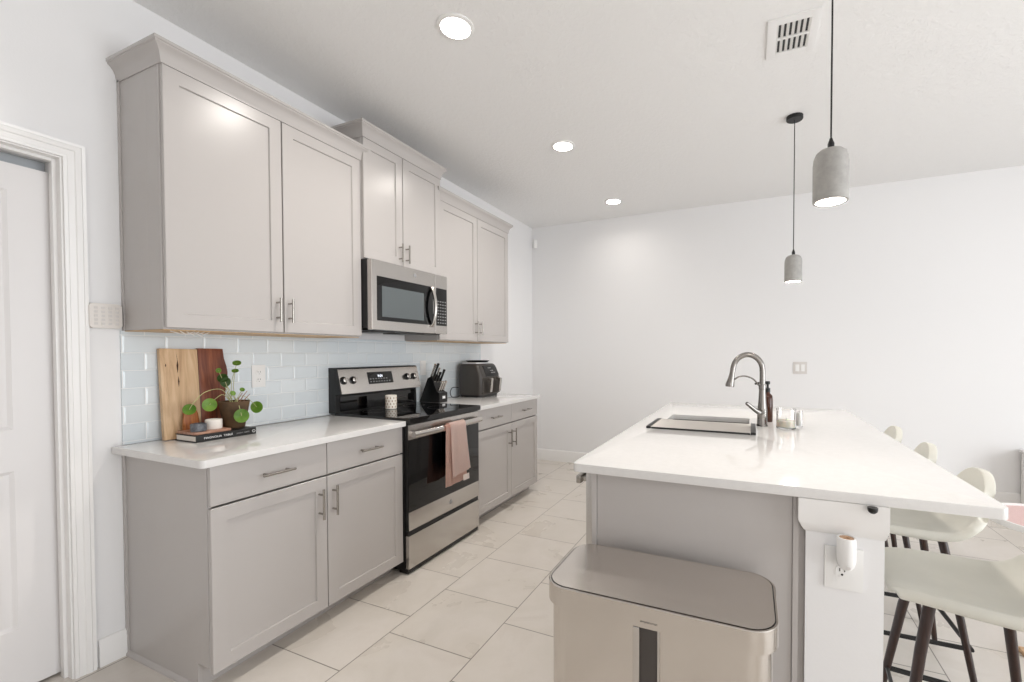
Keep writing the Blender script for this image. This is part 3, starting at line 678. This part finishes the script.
t = board('b', pp, 'amberwood', '', .012, math.radians(5), .080, .180)
single('serving_paddle', t, 'amberwood', 'small amber wood paddle with rounded top leaning on the pale cutting board', 'serving board', (.08, .2, ZT))
# cookbook
bk = thing('cookbook', 'black cookbook with white lettering on its spine lying flat on the left counter', 'book', (.165, .27, ZT))
t = bm_(); box(t, .092, .246, .150, .396, ZT+.0042, ZT+.0268); obj('pages', t, 'page', bk)
t = bm_(); box(t, .088, .2505, .146, .402, ZT+.0003, ZT+.0040, .001); box(t, .088, .2505, .146, .402, ZT+.0270, ZT+.0310, .001); box(t, .2465, .2515, .146, .402, ZT+.0005, ZT+.0305, .002); obj('cover', t, 'bookblack', bk)
text('MAGNOLIA  TABLE', .0125, 'print_white', bk, (.2517, .176, ZT+.0155), (0, 1, 0), (0, 0, 1), 'spine_title', .0004, width=.118)
text('JOANNA  GAINES', .0075, 'print_grey', bk, (.2517, .312, ZT+.0155), (0, 1, 0), (0, 0, 1), 'spine_author', .0004, width=.058)
t = bm_(); lathe(t, [(.0055, 0), (.0055, .0005), (.007, .0005), (.007, 0)], seg=18, cap=False, mat=Matrix.Translation((.2517, .390, ZT+.0155)) @ Matrix.Rotation(PI/2, 4, 'Y')); obj('spine_emblem', t, 'print_white', bk)
ZB = ZT+.0312
t = bm_(); rounded_box(t, .092, .232, .150, .302, ZB, ZB+.011, .006, 4, .002)
single('wooden_tray', t, 'tray_wood', 'thin reddish wooden tray lying on the black cookbook', 'tray', (.16, .22, ZB))
ZR = ZB+.0112
t = bm_(); lathe(t, [(0, ZR), (.027, ZR), (.030, ZR+.004), (.030, ZR+.034), (.0285, ZR+.036), (.024, ZR+.036), (.023, ZR+.012), (0, ZR+.010)], .196, .184, 32)
single('stone_bowl', t, 'stone', 'small dark grey stone pinch bowl on the wooden tray', 'bowl', (.196, .184, ZR))
t = bm_(); lathe(t, [(0, ZR), (.031, ZR), (.033, ZR+.003), (.033, ZR+.042), (.031, ZR+.044), (.029, ZR+.042), (.028, ZR+.010), (0, ZR+.008)], .176, .256, 32)
single('white_cup', t, 'ceramic', 'small white ceramic cup beside the dark stone bowl', 'cup', (.176, .256, ZR))
# potted pilea
px_, py_ = .150, .362
pt = thing('potted_plant', 'round-leafed green plant in a dark brown clay pot behind the cookbook', 'plant', (px_, py_, ZB))
t = bm_(); lathe(t, [(0, ZB), (.040, ZB), (.043, ZB+.004), (.064, ZB+.125), (.064, ZB+.130), (.060, ZB+.130), (.057, ZB+.115), (0, ZB+.112)], px_, py_, 28); obj('pot', t, 'pot', pt)
t = bm_(); lathe(t, [(0, ZB+.119), (.03, ZB+.121), (.0575, ZB+.1165)], px_, py_, 24, cap=False); obj('soil', t, 'soil', pt)
def leaf_bm(c_, nrm, r_, fold=.15):
    t = bm_(); seg = 22; nrm = Vector(nrm).normalized(); q = Matrix.Translation(c_) @ nrm.to_track_quat('Z', 'Y').to_matrix().to_4x4()
    rings = []
    for k_, rad in enumerate((0, .35, .7, 1.0)):
        if rad == 0: rings.append([t.verts.new((0, 0, -.12*r_))]); continue
        rings.append([t.verts.new((rad*r_*math.cos(2*PI*i/seg), rad*r_*math.sin(2*PI*i/seg)*1.08, (rad**2-.7)*.16*r_+.04*r_*math.sin(6*PI*i/seg)*rad)) for i in range(seg)])
    for A, B in zip(rings, rings[1:]):
        for i in range(seg):
            j = (i+1) % seg
            if len(A) == 1: t.faces.new((A[0], B[i], B[j]))
            else: t.faces.new((A[i], B[i], B[j], A[j]))
    bmesh.ops.solidify(t, geom=list(t.faces), thickness=.0009)
    bmesh.ops.recalc_face_normals(t, faces=t.faces); bmesh.ops.transform(t, matrix=q, verts=t.verts); return t
root = Vector((px_, py_, ZB+.118))
vd = Vector((.9, -.55, .25))
leaves = [((.20, .148, 1.060), (.9, -.5, .5), .024), ((.20, .228, 1.072), (1, -.5, .2), .028), ((.235, .345, 1.008), (1, -.45, .25), .031), ((.165, .460, 1.034), (.7, -.9, .1), .028),
          ((.165, .368, 1.262), (.6, -.4, .8), .018), ((.165, .360, 1.224), (.5, -.3, .8), .015), ((.15, .312, 1.190), (.8, -.6, .5), .022), ((.16, .318, 1.172), (1, -.3, .0), .022), ((.155, .292, 1.228), (.9, -.6, .3), .011),
          ((.12, .335, 1.150), (.6, .3, .8), .015), ((.17, .345, 1.115), (.9, -.2, .5), .012), ((.15, .40, 1.128), (.8, -.3, .6), .011)]
for i, (p, nr, r_) in enumerate(leaves):
    p = Vector(p); base = root+Vector((random.uniform(-.015, .015), random.uniform(-.015, .015), 0))
    if i == 0: ctrl = [base, (.165, .30, 1.135), (.185, .22, 1.132), (.198, .168, 1.09), p]
    elif i in (1, 2, 3): ctrl = [base, base.lerp(p, .4)+Vector((0, 0, .045)), base.lerp(p, .8)+Vector((0, 0, .022)), p]
    else: ctrl = [base, base.lerp(p, .5)+Vector((random.uniform(-.01, .01), random.uniform(-.01, .01), 0)), p]
    t = bm_(); tube(t, spline(ctrl, 6), .0014, 6); st = obj('stem', t, 'stem', pt)
    obj('leaf', leaf_bm(p, nr, r_), 'leaf' if i not in (6, 7, 9) else 'leaf_dark', st)
t = bm_()
for (dx, dy, hh_, lx_, ly_) in ((0, .02, .06, .02, .03), (.01, .03, .045, .03, .02), (0, .01, .05, -.01, .035)):
    tube(t, [(px_+dx, py_+dy, ZB+.116), (px_+dx+lx_*.6, py_+dy+ly_*.5, ZB+.116+hh_*.6), (px_+dx+lx_, py_+dy+ly_, ZB+.116+hh_)], [.0025, .002, .0015], 6)
obj('dry_stalks', t, 'tray_wood', pt)

# ------------------------------------------------------------------ wall plates
def plate(name, label, cat, y0, y1, z0, z1, x=.0082, kind='outlet'):
    c = thing(name, label, cat, (x, (y0+y1)/2, z0), 'wall outlets and switches')
    t = bm_(); box(t, x, x+.005, y0, y1, z0, z1, .0015); cv = obj('cover_plate', t, 'white_plastic', c)
    yc = (y0+y1)/2; zc = (z0+z1)/2
    if kind == 'outlet':
        for s in (-1, 1):
            t = bm_(); rounded_box(t, -.014, .014, -.0165, .0165, 0, .0025, .010, 5, .0005)
            bmesh.ops.transform(t, matrix=Matrix.Translation((x+.005, yc, zc+s*.0205)) @ Matrix.Rotation(PI/2, 4, 'Y'), verts=t.verts); rc = obj('receptacle', t, 'white_plastic', c)
            t = bm_()
            for d in (-.006, .006): box(t, x+.0072, x+.0078, yc+d-.001, yc+d+.001, zc+s*.0205-.001, zc+s*.0205+.007)
            cyl(t, (x+.0072, yc, zc+s*.0205-.008), (x+.0078, yc, zc+s*.0205-.008), .002, 8); obj('slots', t, 'ink', rc)
    else:
        t = bm_(); box(t, x+.005, x+.008, yc-.016, yc+.016, zc-.033, zc+.033, .001); obj('rocker', t, 'white_plastic', c)
    return c
plate('power_outlet', 'white outlet cover on the tiles right of the plant', 'outlet', .532, .604, 1.124, 1.246)
plate('light_switch', 'white switch plate on the tiles between stove and knife block', 'switch', 1.852, 1.918, 1.13, 1.25, kind='switch')
c = thing('light_switch', 'grey-white double switch plate on the back wall above the worktop', 'switch', (2.934, YB, 1.11), 'wall outlets and switches')
t = bm_(); box(t, 2.874, 2.994, YB-.006, YB-.0005, 1.105, 1.222, .002); obj('cover_plate', t, 'key', c)
for s in (-1, 1):
    t = bm_(); box(t, 2.934+s*.024-.0165, 2.934+s*.024+.0165, YB-.0095, YB-.006, 1.13, 1.197, .001); obj('rocker', t, 'white_plastic', c)
c = thing('alarm_keypad', 'cream alarm keypad on the wall beside the left wall cabinet', 'keypad', (.012, -.046, 1.41))
t = bm_(); rounded_box(t, -.051, .051, -.051, .051, 0, .024, .012, 5, .004); bmesh.ops.transform(t, matrix=Matrix.Translation((.0005, -.0535, 1.466)) @ Matrix.Rotation(PI/2, 4, 'Y'), verts=t.verts)
hs = obj('housing', t, 'cream_plastic', c)
for r_ in range(5):
    for k_ in range(4):
        t = bm_(); box(t, .0244, .027, -.091+k_*.022, -.080+k_*.022, 1.428+r_*.0165, 1.4375+r_*.0165, .001); obj('key', t, 'key', hs)
t = bm_(); prism(t, [(0, 0), (.03, 0), (.03, .10), (.012, .115), (0, .115)], 'y', 0, .045, .004)
bmesh.ops.transform(t, matrix=Matrix.Translation((.0225, YB-.006, 2.602)) @ Matrix.Rotation(math.radians(-45), 4, 'Z'), verts=t.verts)
single('motion_sensor', t, 'white_plastic', 'small white motion sensor in the upper corner where left and back walls meet', 'sensor', (.03, YB-.02, 2.602))

# ------------------------------------------------------------------ mug on the cooktop
mg_ = thing('patterned_mug', 'white mug with small tan diamond pattern standing on the black cooktop', 'mug', (.262, 1.338, .9286))
mx_, my_ = .222, 1.318; z0 = .9286
t = bm_(); lathe(t, [(0, z0), (.034, z0), (.0375, z0+.004), (.0375, z0+.092), (.036, z0+.094), (.0345, z0+.092), (.0340, z0+.008), (0, z0+.006)], mx_, my_, 36); obj('cup', t, 'mug', mg_)
t = bm_()
for r_ in range(4):
    for k_ in range(11):
        a = 2*PI*(k_+.5*(r_ % 2))/11; q = bm_(); prism(q, [(-.0042, 0), (0, -.0078), (.0042, 0), (0, .0078)], 'x', -.0004, .0006)
        merge(t, q, Matrix.Translation((mx_+.0374*math.cos(a), my_+.0374*math.sin(a), z0+.016+r_*.020)) @ Matrix.Rotation(a, 4, 'Z'))
obj('diamond_print', t, 'mugdot', mg_)

# ------------------------------------------------------------------ towel over the oven handle
def sheet(bm, ya, yb, drop, x_out, ztop, phase, amp, side, nx=26, nz=22, flare=0.):
    t = bm_(); G = []
    for j in range(nz+1):
        f = j/nz; row = []
        for i in range(nx+1):
            g_ = i/nx; y = ya+(yb-ya)*g_+flare*f*(g_-.2)+.012*f
            wob = amp*(.35+.65*f)*math.sin(phase+g_*9.5)+amp*.4*math.sin(phase*2+g_*21+f*2)
            row.append(t.verts.new((x_out+side*wob+side*.004, y, ztop-drop*f-.006*math.sin(g_*3+phase))))
        G.append(row)
    for j in range(nz):
        for i in range(nx): t.faces.new((G[j][i], G[j][i+1], G[j+1][i+1], G[j+1][i]))
    bmesh.ops.solidify(t, geom=list(t.faces), thickness=.003)
    merge(bm, t)
tw = thing('kitchen_towel', 'pink fringed kitchen towel hanging over the oven door handle', 'towel', (.73, 1.38, .45))
def hang(ya, yb, zf, zb, lift, phase, amp, flare, shift):
    """cloth strip: up the back, over the bar, down the front"""
    prof = []
    cx, cz = .714, .834; rr_ = .0132+lift
    for i in range(9): f = i/8; prof.append((cx-rr_, zb+(cz-zb)*f))
    for i in range(1, 9): a = PI-PI*i/9; prof.append((cx+rr_*math.cos(a), cz+(.0215+lift)*math.sin(a)))
    for i in range(19): f = i/18; prof.append((cx+rr_+.004*f, cz-(cz-zf)*f))
    t = bm_(); nx = 30; G = []
    tot = len(prof)
    for j, (x_, z_) in enumerate(prof):
        fr = max(0, (j-17)/18); bkf = max(0, (8-j)/8); row = []
        for i in range(nx+1):
            g_ = i/nx
            y = ya+(yb-ya)*g_+(flare*g_+shift)*fr-.004*bkf
            wv = amp*(fr*.9+.1)*(math.sin(phase+g_*8.5)+.45*math.sin(phase*1.7+g_*19+fr*1.5))*(1 if j > 8 else 0)
            row.append(t.verts.new((x_+max(wv, -.004), y, z_+(0 if j < 17 else -.010*math.sin(g_*2.6+phase)*fr))))
        G.append(row)
    for j in range(tot-1):
        for i in range(nx): t.faces.new((G[j][i], G[j][i+1], G[j+1][i+1], G[j+1][i]))
    bmesh.ops.solidify(t, geom=list(t.faces), thickness=-.0022); bmesh.ops.recalc_face_normals(t, faces=t.faces); return t
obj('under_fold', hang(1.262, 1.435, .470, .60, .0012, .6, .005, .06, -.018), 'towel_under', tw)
obj('front_fold', hang(1.298, 1.462, .518, .66, .0100, 2.0, .006, .04, .012), 'towel', tw)
t = bm_()
for i in range(9):
    y = 1.425+i*.0075; cyl(t, (.742, y, .500), (.743, y+.002, .462), .0021, 6)
obj('fringe', t, 'fringe', tw)

# ------------------------------------------------------------------ knife block and air fryer
kb = thing('knife_block', 'black knife block full of knives on the counter right of the stove', 'knife block', (.13, 1.89, ZT))
t = bm_(); prism(t, [(.012, ZT+.0003), (.215, ZT+.0003), (.215, ZT+.078), (.188, ZT+.088), (.135, ZT+.212), (.098, ZT+.196)], 'y', 1.838, 1.938, .003)
blk = obj('block', t, 'black_plastic', kb)
t = bm_(); box(t, .2152, .2158, 1.876, 1.910, ZT+.030, ZT+.052); obj('white_label', t, 'print_white', blk)
dn = Vector((.45, 0, 1)).normalized()
for (x_, y_, z_, l_, mt) in ((.113, 1.856, .206, .115, 'steel'), (.113, 1.890, .206, .120, 'black_plastic'), (.116, 1.920, .204, .085, 'steel'), (.150, 1.860, .180, .06, 'black_plastic'), (.152, 1.890, .176, .08, 'black_plastic'), (.154, 1.922, .172, .105, 'black_plastic'),
                              (.186, 1.862, .100, .085, 'steel'), (.186, 1.888, .100, .082, 'steel'), (.186, 1.914, .100, .085, 'steel')):
    p0 = Vector((x_, y_, ZT+z_-.012)); p1 = p0+dn*l_
    k_ = thing('knife', 'kitchen knife with its handle standing out of the black block', 'knife', p0, 'knives in the black block')
    t = bm_(); p1 = p0+dn*l_*1.1; tube(t, [p0, p0.lerp(p1, .25), p0.lerp(p1, .7), p1-dn*.004, p1], [.0075, .0095, .0088, .0112, .007], 10); obj('handle', t, mt, k_)
    t = bm_(); tube(t, [p0-dn*.004, p0+dn*.008], .0085, 10); obj('bolster', t, 'nickel', k_)
AY0, AY1 = 2.300, 2.625; z0 = ZT
af = thing('air_fryer', 'dark grey two-drawer air fryer on the counter under the right wall cabinet', 'air fryer', (.18, 2.46, ZT))
t = bm_(); rounded_box(t, .055, .285, AY0+.012, AY1-.012, z0+.0003, z0+.022, .03, 5, .004); obj('base', t, 'black_plastic', af)
# tapered body
t = bm_(); L = []
for (z_, xo, yo) in ((.020, .0, .006), (.06, .008, 0), (.20, .004, 0), (.262, -.022, .004), (.292, -.040, .012), (.300, -.05, .022)):
    L.append([t.verts.new((a, b_, z0+z_)) for a, b_ in rrect(.045, .295+xo, AY0+yo, AY1-yo, .035, 5)])
for A, B in zip(L, L[1:]):
    for i in range(len(A)): t.faces.new((A[i], A[(i+1) % len(A)], B[(i+1) % len(A)], B[i]))
t.faces.new(L[0][::-1]); t.faces.new(L[-1]); bmesh.ops.recalc_face_normals(t, faces=t.faces); obj('housing', t, 'fryer_side', af)
t = bm_(); prism(t, [(.293, z0+.185), (.302, z0+.185), (.297, z0+.215), (.268, z0+.283), (.26, z0+.28)], 'y', AY0+.075, AY1-.04, .002); pn = obj('control_panel', t, 'black_gloss', af)
for i, (y_, w_, z_) in enumerate(((2.43, .05, .262), (2.455, .045, .238), (2.46, .07, .220))):
    xx = .2735+(.283-z_)*.43; t = bm_(); box(t, xx, xx+.003, y_, y_+w_, z0+z_-.003, z0+z_+.003); obj('panel_marking', t, 'print_grey', pn)
for a, b_ in ((AY0+.018, 2.460), (2.464, AY1-.018)):
    t = bm_(); box(t, .27, .308, a, b_, z0+.028, z0+.178, .012, 3); d = obj('drawer', t, 'fryer', af)
    yc = (a+b_)/2+.02
    t = bm_(); prism(t, [(.300, z0+.178), (.345, z0+.170), (.352, z0+.165), (.338, z0+.045), (.326, z0+.045), (.334, z0+.150), (.300, z0+.155)], 'y', yc-.016, yc+.016, .003); obj('handle', t, 'steel', d)
t = bm_(); box(t, .07, .225, AY0+.04, AY1-.04, z0+.3, z0+.312, .004); obj('top_vent', t, 'print_white', af)
t = bm_(); lathe(t, [(0, z0+.3125), (.090, z0+.3125), (.106, z0+.326), (.11, z0+.330), (.105, z0+.330), (.088, z0+.3155), (0, z0+.3155)], .145, 2.475, 36)
single('black_plate', t, 'black_plastic', 'shallow round black plate lying on top of the air fryer', 'plate', (.145, 2.475, z0+.3125))
t = bm_(); tube(t, spline([(.06, 2.296, z0+.085), (.05, 2.27, z0+.09), (.045, 2.225, z0+.086), (.05, 2.19, z0+.05), (.07, 2.19, z0+.010), (.09, 2.24, z0+.0045), (.075, 2.288, z0+.012)], 8), .0035, 8)
obj('power_cord', t, 'black_plastic', af)

# ------------------------------------------------------------------ trash bin
BX0, BX1, BY0, BY1 = 1.946, 2.561, .132, .440
bn = thing('trash_bin', 'large rectangular brushed steel step bin in front of the island end panel', 'trash can', ((BX0+BX1)/2, (BY0+BY1)/2, 0))
t = bm_(); rounded_box(t, BX0+.006, BX1-.006, BY0+.006, BY1-.006, 0, .035, .065, 10, .003); obj('plastic_base', t, 'black_plastic', bn)
t = bm_(); rounded_box(t, BX0+.012, BX1-.012, BY0+.010, BY1-.010, .0352, .600, .065, 14, .0); obj('bin_body', t, 'steel_bin', bn)
def ring_wall(bm, r0, r1, z0_, z1_, x0, x1, y0, y1, rad):
    t = bm_(); P1 = rrect(x0, x1, y0, y1, rad, 14); P2 = rrect(x0+r1, x1-r1, y0+r1, y1-r1, rad-r1, 14)
    R_ = [[t.verts.new((a, b_, z)) for a, b_ in P] for P, z in ((P2, z0_), (P1, z0_), (P1, z1_-.0015), (rrect(x0+.0015, x1-.0015, y0+.0015, y1-.0015, rad-.0015, 14), z1_), (P2, z1_))]
    R_.append(R_[0])
    for A, B in zip(R_, R_[1:]):
        for i in range(len(A)): t.faces.new((A[i], A[(i+1) % len(A)], B[(i+1) % len(A)], B[i]))
    bmesh.ops.recalc_face_normals(t, faces=t.faces); merge(bm, t)
t = bm_(); ring_wall(t, 0, .006, .594, .650, BX0, BX1, BY0, BY1, .072); obj('rim_band', t, 'steel_bin', bn)
t = bm_(); rounded_box(t, BX0+.0062, BX1-.0062, BY0+.0062, BY1-.0062, .6002, .6465, .065, 14, 0); obj('gap_liner', t, 'black_plastic', bn)
t = bm_(); rounded_box(t, BX0+.009, BX1-.009, BY0+.009, BY1-.009, .6470, .6515, .063, 14, .0015); obj('lid', t, 'steel_lid', bn)
t = bm_(); box(t, 2.232, 2.276, BY0+.006, BY0+.0098, .05, .592, .001); pk = obj('dark_slot', t, MAT['cabdark'], bn)
t = bm_(); box(t, 2.213, 2.2315, BY0-.0005, BY0+.0098, .05, .593, .006, 4); box(t, 2.2765, 2.283, BY0+.004, BY0+.0098, .05, .593, .002); obj('slot_trim', t, 'steel_v', bn)
text('simplehuman', .0075, 'ink', bn, (2.233, BY0-.0002, .611), (1, 0, 0), (0, 0, 1), 'logo_lettering', .0004, width=.044)
t = bm_(); rounded_box(t, 2.17, 2.36, BY0-.035, BY0+.03, .008, .022, .01, 4, .003); obj('pedal', t, 'steel_bin', bn)

# ------------------------------------------------------------------ bar stools (built at origin facing +x, then turned)
def make_stool():
    r = thing('bar_stool', 'x', 'stool', (0, 0, 0), 'cream bar stools along the island')
    prof = [(.212, .588, .115), (.218, .606, .135), (.200, .620, .160), (.12, .618, .182), (.02, .608, .194), (-.07, .605, .198), (-.128, .618, .200), (-.178, .655, .198), (-.208, .708, .190), (-.228, .762, .178), (-.240, .806, .166), (-.246, .834, .158), (-.248, .846, .154)]
    pts = spline([(a, c_, z) for a, z, c_ in prof], 3)
    t = bm_(); nv = 22; G = []
    for k_, p in enumerate(pts):
        x_, wd, z_ = p; f = k_/(len(pts)-1); row = []
        seat = max(0, min(1, (f-.05)/.3)); back = max(0, min(1, (f-.45)/.3))
        for i in range(nv+1):
            s = -1+2*i/nv; a = abs(s)
            row.append(t.verts.new((x_+.050*back*a**2.2*(wd/.2), wd*s*(1-.04*a*a), z_+(.030*seat*(1-back))*a**2.6-(max(0, z_-.655)*.62*a**2.4)-.008*(1-back)*(1-a*a)*seat)))
        G.append(row)
    for A, B in zip(G, G[1:]):
        for i in range(nv): t.faces.new((A[i], A[i+1], B[i+1], B[i]))
    bmesh.ops.recalc_face_normals(t, faces=t.faces)
    if sum(f.normal.z for f in t.faces) < 0: bmesh.ops.reverse_faces(t, faces=t.faces)
    bmesh.ops.solidify(t, geom=list(t.faces), thickness=.034)
    sh = obj('seat_shell', t, 'leather', r)
    md_ = sh.modifiers.new('round', 'SUBSURF'); md_.levels = 1; md_.render_levels = 1
    for p_ in sh.data.polygons: p_.use_smooth = True
    sh.data.set_sharp_from_angle(angle=PI)
    t = bm_(); box(t, -.075, .075, -.07, .07, .560, .573, .004); obj('seat_bracket', t, 'black_metal', r)
    for sx in (-1, 1):
        for sy in (-1, 1):
            t = bm_(); f_ = .006 if sx > 0 else .010; tube(t, [(sx*.112+f_, sy*.112, .580), (sx*.135+f_, sy*.133, .45), (sx*.200+f_, sy*.20, .004)], [.0150, .0145, .0100], 14); obj('leg', t, 'legwood', r)
    t = bm_(); k_ = .176; w_ = .170
    tube(t, [(-k_, -w_, .198), (k_, -w_, .198), (k_, w_, .198), (-k_, w_, .198), (-k_, -w_+.001, .198)], .0095, 8); obj('footrest', t, 'black_metal', r)
    return r
stool_labels = ['cream bar stool nearest the camera, its seat right beside the white island post',
                'cream bar stool second from the white post, its rounded back showing over the worktop corner',
                'cream bar stool third from the white post along the island',
                'cream bar stool farthest from the white post, only a small back showing over the worktop']
proto = make_stool()
for i, y_ in enumerate((.686, 1.275, 1.84, 2.39)):
    s = proto if i == 0 else copy_tree(proto)
    s.location = (3.100-(.022 if i else 0), y_, 0); s.rotation_euler = (0, 0, PI+(-.10, .02, -.03, .03)[i]); s['label'] = stool_labels[i]

# ------------------------------------------------------------------ far right edge
PFX, PFY = 3.95, 2.08
pf = thing('side_table', 'round pink-topped side table with white rim beyond the right corner of the island', 'table', (PFX, PFY, 0))
t = bm_(); lathe(t, [(0, .418), (.258, .418), (.262, .424), (.262, .434), (0, .434)], PFX, PFY, 48); obj('tabletop', t, 'pouf', pf)
t = bm_(); lathe(t, [(.2625, .414), (.274, .414), (.276, .430), (.274, .445), (.2625, .445), (.2625, .414)], PFX, PFY, 48, cap=False); obj('rim', t, 'white_plastic', pf)
t = bm_(); lathe(t, [(0, .012), (.016, .012), (.016, .4178), (0, .4178)], PFX, PFY, 20); obj('pedestal', t, 'white_plastic', pf)
t = bm_(); lathe(t, [(0, 0), (.16, 0), (.16, .008), (.15, .012), (0, .012)], PFX, PFY, 32); obj('base', t, 'white_plastic', pf)
cn = thing('console_cabinet', 'low white cabinet standing at the right edge against the back wall', 'cabinet', (4.85, YB-.2, 0))
t = bm_(); box(t, 4.56, 5.3, YB-.36, YB-.02, .05, .485); box(t, 4.545, 5.315, YB-.375, YB-.018, .485, .505, .003); obj('cabinet_body', t, 'trim', cn)
for a in (4.57, 4.935):
    t = bm_(); box(t, a, a+.355, YB-.376, YB-.3605, .07, .475, .002); obj('door', t, 'trim', cn)
for a in (4.59, 5.27):
    for b_ in (YB-.34, YB-.05):
        t = bm_(); lathe(t, [(0, 0), (.012, 0), (.016, .05), (0, .05)], a, b_, 12); obj('foot', t, 'lightwood', cn)
t = bm_(); rounded_box(t, 3.578, 3.75, 1.50, 1.56, .0, .02, .008, 4, .003)
single('wooden_block', t, 'lightwood', 'small light wooden stick lying on the floor behind the nearest stool', 'wooden stick', (3.66, 1.53, 0))

# ------------------------------------------------------------------ ceiling fixtures
def downlight(x_, y_, label, power):
    c = thing('recessed_light', label, 'ceiling light', (x_, y_, H-.006), 'recessed ceiling lights')
    t = bm_(); lathe(t, [(.068, H-.0005), (.088, H-.0005), (.087, H-.005), (.070, H-.009), (.068, H-.0005)], x_, y_, 40, cap=False); obj('trim_ring', t, 'white_plastic', c)
    t = bm_(); lathe(t, [(0, H-.006), (.0685, H-.006), (.0685, H-.001), (0, H-.001)], x_, y_, 40); obj('lens', t, 'lens', c)
    l = bpy.data.lights.new('recessed_light_glow', 'AREA'); l.shape = 'DISK'; l.size = .13; l.energy = power; l.color = (1, .95, .89); l.spread = math.radians(150)
    lo = bpy.data.objects.new('recessed_light_glow', l); COL.objects.link(lo); lo.parent = c; lo.location = (0, 0, -.003)
LX = 1.1997
downlight(LX, .754, 'nearest and largest recessed ceiling light, above the aisle by the left wall cabinet', 9)
downlight(LX, 2.05, 'middle one of the three recessed ceiling lights over the aisle', 7)
downlight(LX, 3.347, 'farthest and smallest recessed ceiling light, near the back wall', 1.5)
def pendant(x_, y_, z0_, label):
    c = thing('pendant_lamp', label, 'pendant lamp', (x_, y_, z0_), 'concrete pendant lamps over the island')
    t = bm_(); lathe(t, [(0, H-.0005), (.05, H-.0005), (.05, H-.020), (.047, H-.024), (0, H-.024)], x_, y_, 32); obj('ceiling_rose', t, 'black_metal', c)
    t = bm_(); cyl(t, (x_, y_, z0_+.20), (x_, y_, H-.023), .0028, 8); obj('cord', t, 'black_plastic', c)
    t = bm_(); lathe(t, [(0, z0_+.172), (.010, z0_+.172), (.010, z0_+.192), (.007, z0_+.200), (.004, z0_+.210), (0, z0_+.210)], x_, y_, 20); obj('cord_grip', t, 'black_metal', c)
    t = bm_(); lathe(t, [(.044, z0_), (.0515, z0_), (.0525, z0_+.003), (.0525, z0_+.125), (.0505, z0_+.144), (.044, z0_+.160), (.034, z0_+.169), (.020, z0_+.174), (0, z0_+.175), (0, z0_+.160), (.030, z0_+.150), (.042, z0_+.12), (.044, z0_)], x_, y_, 40, cap=False); obj('concrete_shade', t, 'concrete', c)
    t = bm_(); lathe(t, [(0, z0_+.006), (.0435, z0_+.006), (.0435, z0_+.010), (0, z0_+.010)], x_, y_, 32); obj('light_disc', t, 'bulb', c)
    l = bpy.data.lights.new('pendant_glow', 'AREA'); l.shape = 'DISK'; l.size = .08; l.energy = 3; l.color = (1, .93, .84)
    lo = bpy.data.objects.new('pendant_glow', l); COL.objects.link(lo); lo.parent = c; lo.location = (0, 0, .004)
pendant(2.733, .728, 1.812, 'near grey concrete pendant lamp hanging over the front of the island')
pendant(2.745, 2.283, 1.778, 'far grey concrete pendant lamp with black ceiling rose in view')
vt = thing('ceiling_vent', 'white slotted air vent in the ceiling beside the near pendant cord', 'vent', (2.66, 1.45, H-.006))
t = bm_(); X0, X1, Y0, Y1 = 2.555, 2.775, 1.30, 1.595; xs0, xs1, ya, yb = 2.597, 2.737, 1.345, 1.555
box(t, X0, xs0, Y0, Y1, H-.007, H-.0005, .001); box(t, xs1, X1, Y0, Y1, H-.007, H-.0005, .001); box(t, xs0, xs1, Y0, ya, H-.007, H-.0005); box(t, xs0, xs1, yb, Y1, H-.007, H-.0005); box(t, xs0, xs1, (ya+yb)/2-.008, (ya+yb)/2+.008, H-.007, H-.0005)
obj('frame', t, 'vent_white', vt)
t = bm_(); box(t, xs0, xs1, ya, yb, H-.0012, H-.0006); obj('dark_duct', t, 'black_plastic', vt)
for i in range(7):
    xx = xs0+(xs1-xs0)*i/6; q = bm_(); box(q, -.0065, .0065, ya, yb, -.0012, .0012); bmesh.ops.transform(q, matrix=Matrix.Translation((xx, 0, H-.005)) @ Matrix.Rotation(math.radians(24), 4, 'Y'), verts=q.verts); obj('louver', q, 'white_plastic', vt)
